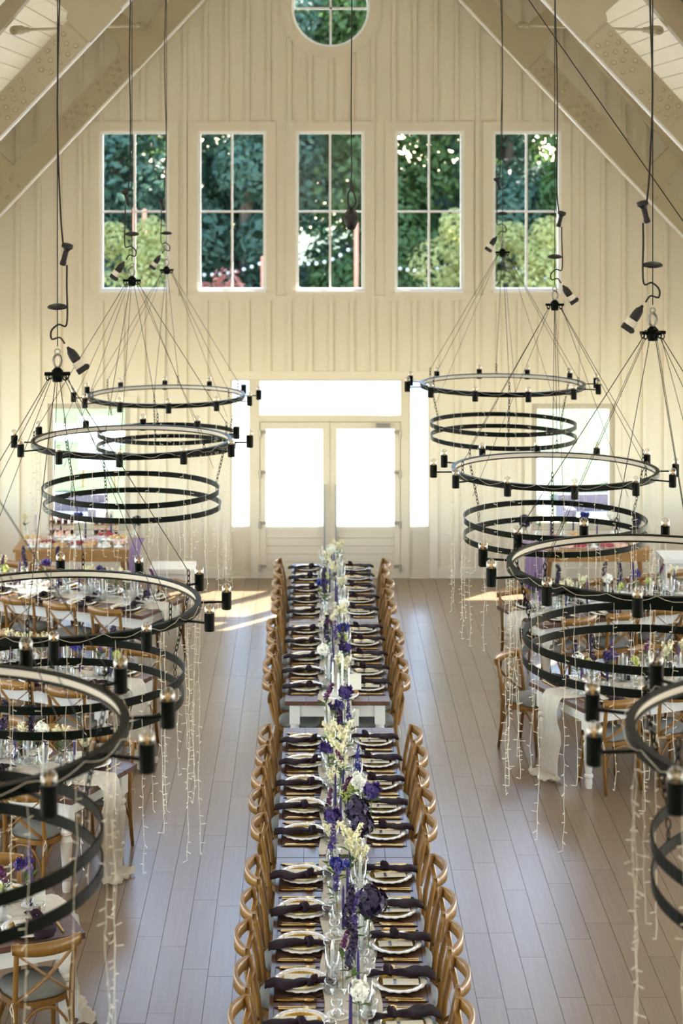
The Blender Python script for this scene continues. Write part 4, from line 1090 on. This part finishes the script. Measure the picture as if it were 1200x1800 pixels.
def chandelier(x, y, z, rot, label, seed, side=1, ztop=9.5):
    r = random.Random(seed)
    o = empty('ring_chandelier', (x, y, z), rot)
    t_ = link('top_ring', TOPRING, o); link('led_strip', LEDM, t_)
    link('lower_ring', LOWRING, o, (r.uniform(-.01, .01), 0, -.43)).rotation_euler = (r.uniform(-.012, .012), r.uniform(-.012, .012), 0)
    link('lower_ring', LOWRING, o, (r.uniform(-.01, .01), 0, -.57)).rotation_euler = (r.uniform(-.012, .012), r.uniform(-.012, .012), 0)
    for k in range(12):
        a = link('lamp_arm', ARMM, o, (0, 0, 0), 2*pi*k/12)
        link('socket', SOCK, a); link('bulb', BULB, a); link('filament', FIL, a)
    for m in CABLES: link('suspension_cable', m, o)
    for m in UPCH+LOCH+LOCH2: link('chain', m, o)
    link('string_loop', LOOPS[seed % 3], o)
    n = 38 if y > 9 else 20
    for k in range(n):
        a = 2*pi*(k+r.uniform(-.4, .4))/n; R_ = RT+.006 if r.random() < .6 else RT-.04
        link('light_string', STR[r.randrange(1, 8)], o, (R_*cos(a), R_*sin(a), -.015), r.uniform(0, 6.28))
    link('hub', HUB, o); link('lifting_hook', HOOK, o)
    top = ztop-z
    MB().tube([(0, 0, HUBZ+.17), (0, 0, top)], .0035, 5).build('lifting_wire', BLACKP, o)
    link('stop_disc', DISC, o, (0, 0, HUBZ+.42))
    zc = HUBZ+.75
    pc = link('cable_connector', CONN, o, (side*.05, 0, zc)); pc.rotation_euler = (0, side*.25, -rot)
    # plug cluster beside the hub
    pg = link('plug', PLUGM, o, (side*.10, -.03, HUBZ+.09)); pg.rotation_euler = (0, -side*.6, -rot); pg.scale = (.85, .85, .72)
    link('plug_collar', PLUGC, pg); link('plug_box', PLUGB, pg)
    s_ = side
    cs, sn = cos(-rot), sin(-rot)
    def L(p): return (p[0]*cs-p[1]*sn, p[0]*sn+p[1]*cs, p[2])
    pts = [(s_*.05, -.03, HUBZ+.19), (s_*.02, -.035, HUBZ+.23), (-s_*.03, -.03, HUBZ+.22), (-s_*.035, -.02, HUBZ+.27), (s_*.01, -.02, HUBZ+.31), (s_*.055, -.02, HUBZ+.30), (s_*.065, -.02, HUBZ+.38), (s_*.06, -.01, HUBZ+.55), (s_*.06, 0, zc-.07)]
    pl = L((s_*.115, -.03, 0)); pg.location = (pl[0], pl[1], HUBZ+.10); pl = L((s_*.05, 0, 0)); pc.location = (pl[0], pl[1], zc)
    MB().tube(smooth_pts([L(p) for p in pts]), .006, 6).build('power_cable', BLACKP, o, smooth=True)
    pts = [(s_*.035, 0, zc+.07), (s_*.02, 0, zc+.25)]+[(.012*sin(i*1.3+seed)+s_*.012, 0, zc+.25+(top-zc-.25)*i/8) for i in range(1, 9)]
    MB().tube(smooth_pts([L(p) for p in pts]), .006, 6).build('power_cable', BLACKP, o, smooth=True)
    return tag(o, label, 'chandelier', 'black ring chandeliers')
CH = [(-1.68, 20.9, H-2.64, .10, -1, 'left', 0), (-1.63, 16.4, H-2.48, .0, -1, 'left', 1), (-1.60, 11.4, H-2.75, .12, 1, 'left', 2), (-1.63, 7.2, H-2.23, .2, 1, 'left', 3),
      (2.07, 19.9, H-2.39, .15, -1, 'right', 0), (2.11, 15.9, H-2.66, .02, 1, 'right', 1), (2.10, 11.26, H-2.48, .26, -1, 'right', 2), (2.10, 6.92, H-2.18, .12, 1, 'right', 3)]
for i, (x, y, z, rot, sd, sn, k) in enumerate(CH):
    chandelier(x, y, z, rot, 'black tiered ring chandelier with fairy lights, %s row, %s' % (sn, LAB[k]), i+1, sd)
# hoist line with carabiner and weight, and the slanting wire
dpt = 15.0
c = px(617, 370, dpt)
hk = empty('hoist_line', (c.x, c.y, c.z-.13))
MB().lathe([(.0001, -.09), (.03, -.085), (.055, -.03), (.062, .01), (.05, .05), (.025, .085), (.006, .10), (.0001, .10)], 14).build('weight', BLACKP, hk, (0, 0, .06), True)
MB().tube([(-.022, 0, .16), (-.026, 0, .2), (-.026, 0, .27), (-.01, 0, .3), (.012, 0, .295), (.03, 0, .25), (.042, 0, .20), (.025, 0, .165), (0, 0, .15)], .008, 6, closed=True).build('carabiner', BLACKP, hk, smooth=True)
MB().tube([(0, 0, .29), (.004, 0, .45), (0, 0, .9), (.006, 0, 2.0), (0, 0, 4.5)], .0055, 6).tube([(0, 0, .29), (.003, 0, .36)], .011, 6).build('cord', BLACKP, hk)
tag(hk, 'black cord with carabiner and weight hanging at the middle', 'hoist line')
a, b = px(915, -20, 14.5), px(1215, 410, 14.5)
tag(MB().tube([a, b], .0045, 5).build('slanting_wire', BLACKP), 'thin black wire slanting across the right trusses', 'wire')

# ================================================================ BUFFET TABLES AT THE BACK WALL
def buffet(x0, x1, y0, y1, h):
    w = x1-x0; d = y1-y0; P = []
    for k in range(4): P.append(('top_board', MB().box((0, -d/2+d/4*(k+.5), h-.02), (w, d/4-.003, .04)).mesh('top_board', BUFFW)))
    P.append(('apron', MB().box((0, -d/2+.03, h-.10), (w-.06, .025, .12)).mesh('apron', BUFFW))); P.append(('apron', MB().box((0, d/2-.03, h-.10), (w-.06, .025, .12)).mesh('apron', BUFFW)))
    for i in (-1, 1):
        for j in (-1, 1): P.append(('leg', MB().tube([(i*(w/2-.16), j*(d/2-.1), h-.04), (i*(w/2-.09), j*(d/2-.05), 0)], [.035, .022], 8).mesh('leg', CHAIRW)))
    return P
BL = (-3.85, -2.30, 23.35, 24.15, .78); BR = (2.90, 4.35, 23.35, 24.15, .78)
spawn('buffet_table', buffet(*BL), ((BL[0]+BL[1])/2, 23.75, 0), 0, 'wooden dessert table under the left lower window', 'table')
spawn('buffet_table', buffet(*BR), ((BR[0]+BR[1])/2, 23.75, 0), 0, 'wooden dessert table under the right lower window', 'table')
def drape(name, x, w, ytop, label):
    m = MB(); n = 16
    path = [(24.0, .80), (23.6, .80), (23.33, .80), (23.29, .76)]+[(23.29-.015*k, .76-.105*k) for k in range(1, 7)]+[(23.16, .02)]
    for i, (yy, zz) in enumerate(path):
        for j in range(n+1):
            s_ = -1+2*j/n; wv = .02*sin(s_*10+i*.2) if zz < .77 else 0
            m.v.append((x+s_*w/2*(1+.25*max(0, (.76-zz))), yy-abs(wv), zz+(0.002 if zz > .78 else 0)))
    for i in range(len(path)-1):
        for j in range(n): m.f.append((i*(n+1)+j, i*(n+1)+j+1, (i+1)*(n+1)+j+1, (i+1)*(n+1)+j))
    return tag(m.build(name, LILAC, None, smooth=True), label, 'cloth', 'lilac drapes')
drape('drape', -2.28, .14, 0, 'lilac cloth hanging at the right end of the left dessert table')
drape('drape', 2.84, .26, 0, 'lilac cloth hanging at the left end of the right dessert table')
def bench(w, d, h):
    P = [('seat', MB().box((0, 0, h-.03), (w, d, .06)).mesh('seat', WHITE))]
    lg = MB().box((0, 0, (h-.06)/2), (.07, .07, h-.06)).mesh('leg', WHITE)
    P += [('leg', lg, None, (i*(w/2-.06), j*(d/2-.06), 0)) for i in (-1, 1) for j in (-1, 1)]
    P.append(('rail', MB().box((0, -d/2+.06, h-.11), (w-.18, .03, .1)).mesh('rail', WHITE)))
    return P
spawn('side_bench', bench(.58, .5, .46), (-1.84, 23.9, 0), 0, 'low white side table beside the left dessert table', 'table')
spawn('side_bench', bench(.9, .55, .62), (4.98, 23.8, 0), 0, 'low white side table beside the right dessert table', 'table')
CUPM = [('cup', MB().lathe([(.026, 0), (.036, .05), (.034, .05), (.0001, .045)], 10).mesh('cup', CHOC)), ('dessert', MB().blob((0, 0, .055), .034, 8, 5, (1, 1, .8)).mesh('dessert', PEACH, True))]
CAKE = {'pastry': MB().blob((0, 0, .022), .035, 8, 5, (1.2, 1, .65)).mesh('pastry', PASTRY, True), 'berry_tart': MB().lathe([(.03, 0), (.036, .018), (.03, .02), (.02, .032), (.0001, .035)], 9).mesh('berry_tart', BERRY, True),
        'meringue': MB().lathe([(.03, 0), (.034, .012), (.022, .03), (.01, .045), (.0001, .05)], 9).mesh('meringue', WHITEP, True), 'iced_cake': MB().lathe([(.03, 0), (.033, .004), (.033, .035), (.028, .042), (.0001, .043)], 10).mesh('iced_cake', PEACH, True)}
PLATTER = MB().lathe([(.08, 0), (.14, .008), (.15, .014), (.145, .015), (.08, .006), (.0001, .006)], 24).mesh('platter', CERAM, True)
CSTAND = [('plate', MB().lathe([(.0001, .10), (.10, .10), (.115, .108), (.11, .112), (.0001, .106)], 22).mesh('plate', CERAM, True)), ('foot', MB().lathe([(.06, 0), (.055, .01), (.016, .03), (.014, .085), (.04, .10)], 16).mesh('foot', CERAM, True))]
def tier(): 
    P = [('post', MB().tube([(0, 0, 0), (0, 0, .33)], .007, 6).mesh('post', GOLD)), ('base', MB().lathe([(.07, 0), (.07, .01), (.01, .02)], 14).mesh('base', GOLD))]
    tm = MB().box((0, 0, 0), (.36, .14, .014)).mesh('shelf', BUFFW)
    return P+[('shelf', tm, None, (0, 0, .08)), ('shelf', tm, None, (0, 0, .21))]
TIER = tier()
def bz(B): return B[4]+.001
r5 = random.Random(9)
ITEMS = []
def bput(nm, sp, x, y, z, lb, cat, grp, sc=None): ITEMS.append((lb, cat, grp, spawn(nm, sp, (x, y, z), r5.uniform(0, 6), 'x', cat, grp, sc)))
for bn, B in (('left', BL), ('right', BR)):
    zt = bz(B); xs0, xs1 = B[0]+.12, B[1]-.12
    if bn == 'left':
        for tx, nm in ((-3.30, 'left'), (-2.72, 'right')):
            spawn('tier_stand', TIER, (tx, 23.95, zt), 0, 'two-shelf dessert stand, %s one on the left dessert table' % nm, 'stand', 'dessert stands')
            for k, zz in enumerate((.087, .217)):
                for i in range(4): ITEMS.append(('dark dessert cup on %s shelf, %s stand, left dessert table' % (['lower', 'upper'][k], nm), 'dessert', 'dark dessert cups', spawn('dessert_cup', CUPM, (tx-.13+.087*i, 23.95+r5.uniform(-.02, .02), zt+zz), 0, 'x', 'dessert', 'dark dessert cups')))
    npl = 7
    for i in range(npl):
        for j in range(2):
            X = xs0+(xs1-xs0)*(i+.5)/npl; Y = 23.52+.22*j
            if (i+j) % 3 == 0: bput('cake_stand', CSTAND, X, Y, zt, 'white footed cake stand on the %s dessert table' % bn, 'stand', 'cake stands'); zz = zt+.107; Rr = .08; n = 5
            else: bput('platter', PLATTER, X, Y, zt, 'round white platter on the %s dessert table' % bn, 'platter', 'dessert platters', .7); zz = zt+.006; Rr = .06; n = 6
            kd = ['pastry', 'berry_tart', 'meringue', 'iced_cake'][(i*2+j*3+(bn == 'right')) % 4]
            for q in range(n):
                a = 2*pi*q/n+i; bput(kd, CAKE[kd], X+Rr*cos(a), Y+Rr*sin(a), zz, '%s on the %s dessert table' % ({'pastry': 'golden pastry', 'berry_tart': 'red berry tart', 'meringue': 'white meringue', 'iced_cake': 'peach iced cake'}[kd], bn), 'dessert', 'desserts')
    for i in range(4):
        bput('taper_candle', PTAPER, xs0+(xs1-xs0)*(i+.3)/4, 23.83+.06*(i % 2), zt, 'purple taper candle on the %s dessert table' % bn, 'candle', 'purple tapers', 1.1)
    for i in range(5):
        kd = ['spray', 'moss', 'iris', 'ball', 'ruffle'][i]; X = xs0-.06+(xs1-xs0+.12)*i/4
        bput('bud_vase', VASE[0], X, 24.06, zt, 'clear glass bud vase on the %s dessert table' % bn, 'vase', 'bud vases')
        bput(FNAME[kd][1], FL[kd][1], X, 24.06, zt+.012, '%s on the %s dessert table' % (FNAME[kd][0], bn), 'flower', 'dessert table flowers', 1.0)
bput('hydrangea', FL['ruffle'][1], 2.80, 23.7, .81, 'large violet bloom on the lilac drape, right dessert table', 'flower', 'dessert table flowers', 1.25)
cnt = {}
for lb, cat, g_, o in ITEMS: cnt.setdefault(lb, []).append(o)
for lb, os_ in cnt.items():
    os_.sort(key=lambda o: (round(o.location.x, 1), -o.location.y))
    for i, o in enumerate(os_):
        hd, tl_ = lb.split(' on ', 1)
        o['label'] = lb if len(os_) == 1 else ('%s, %s from the left, on %s' % (hd, (['first']+ORD[1:])[i], tl_) if i < 24 else lb)
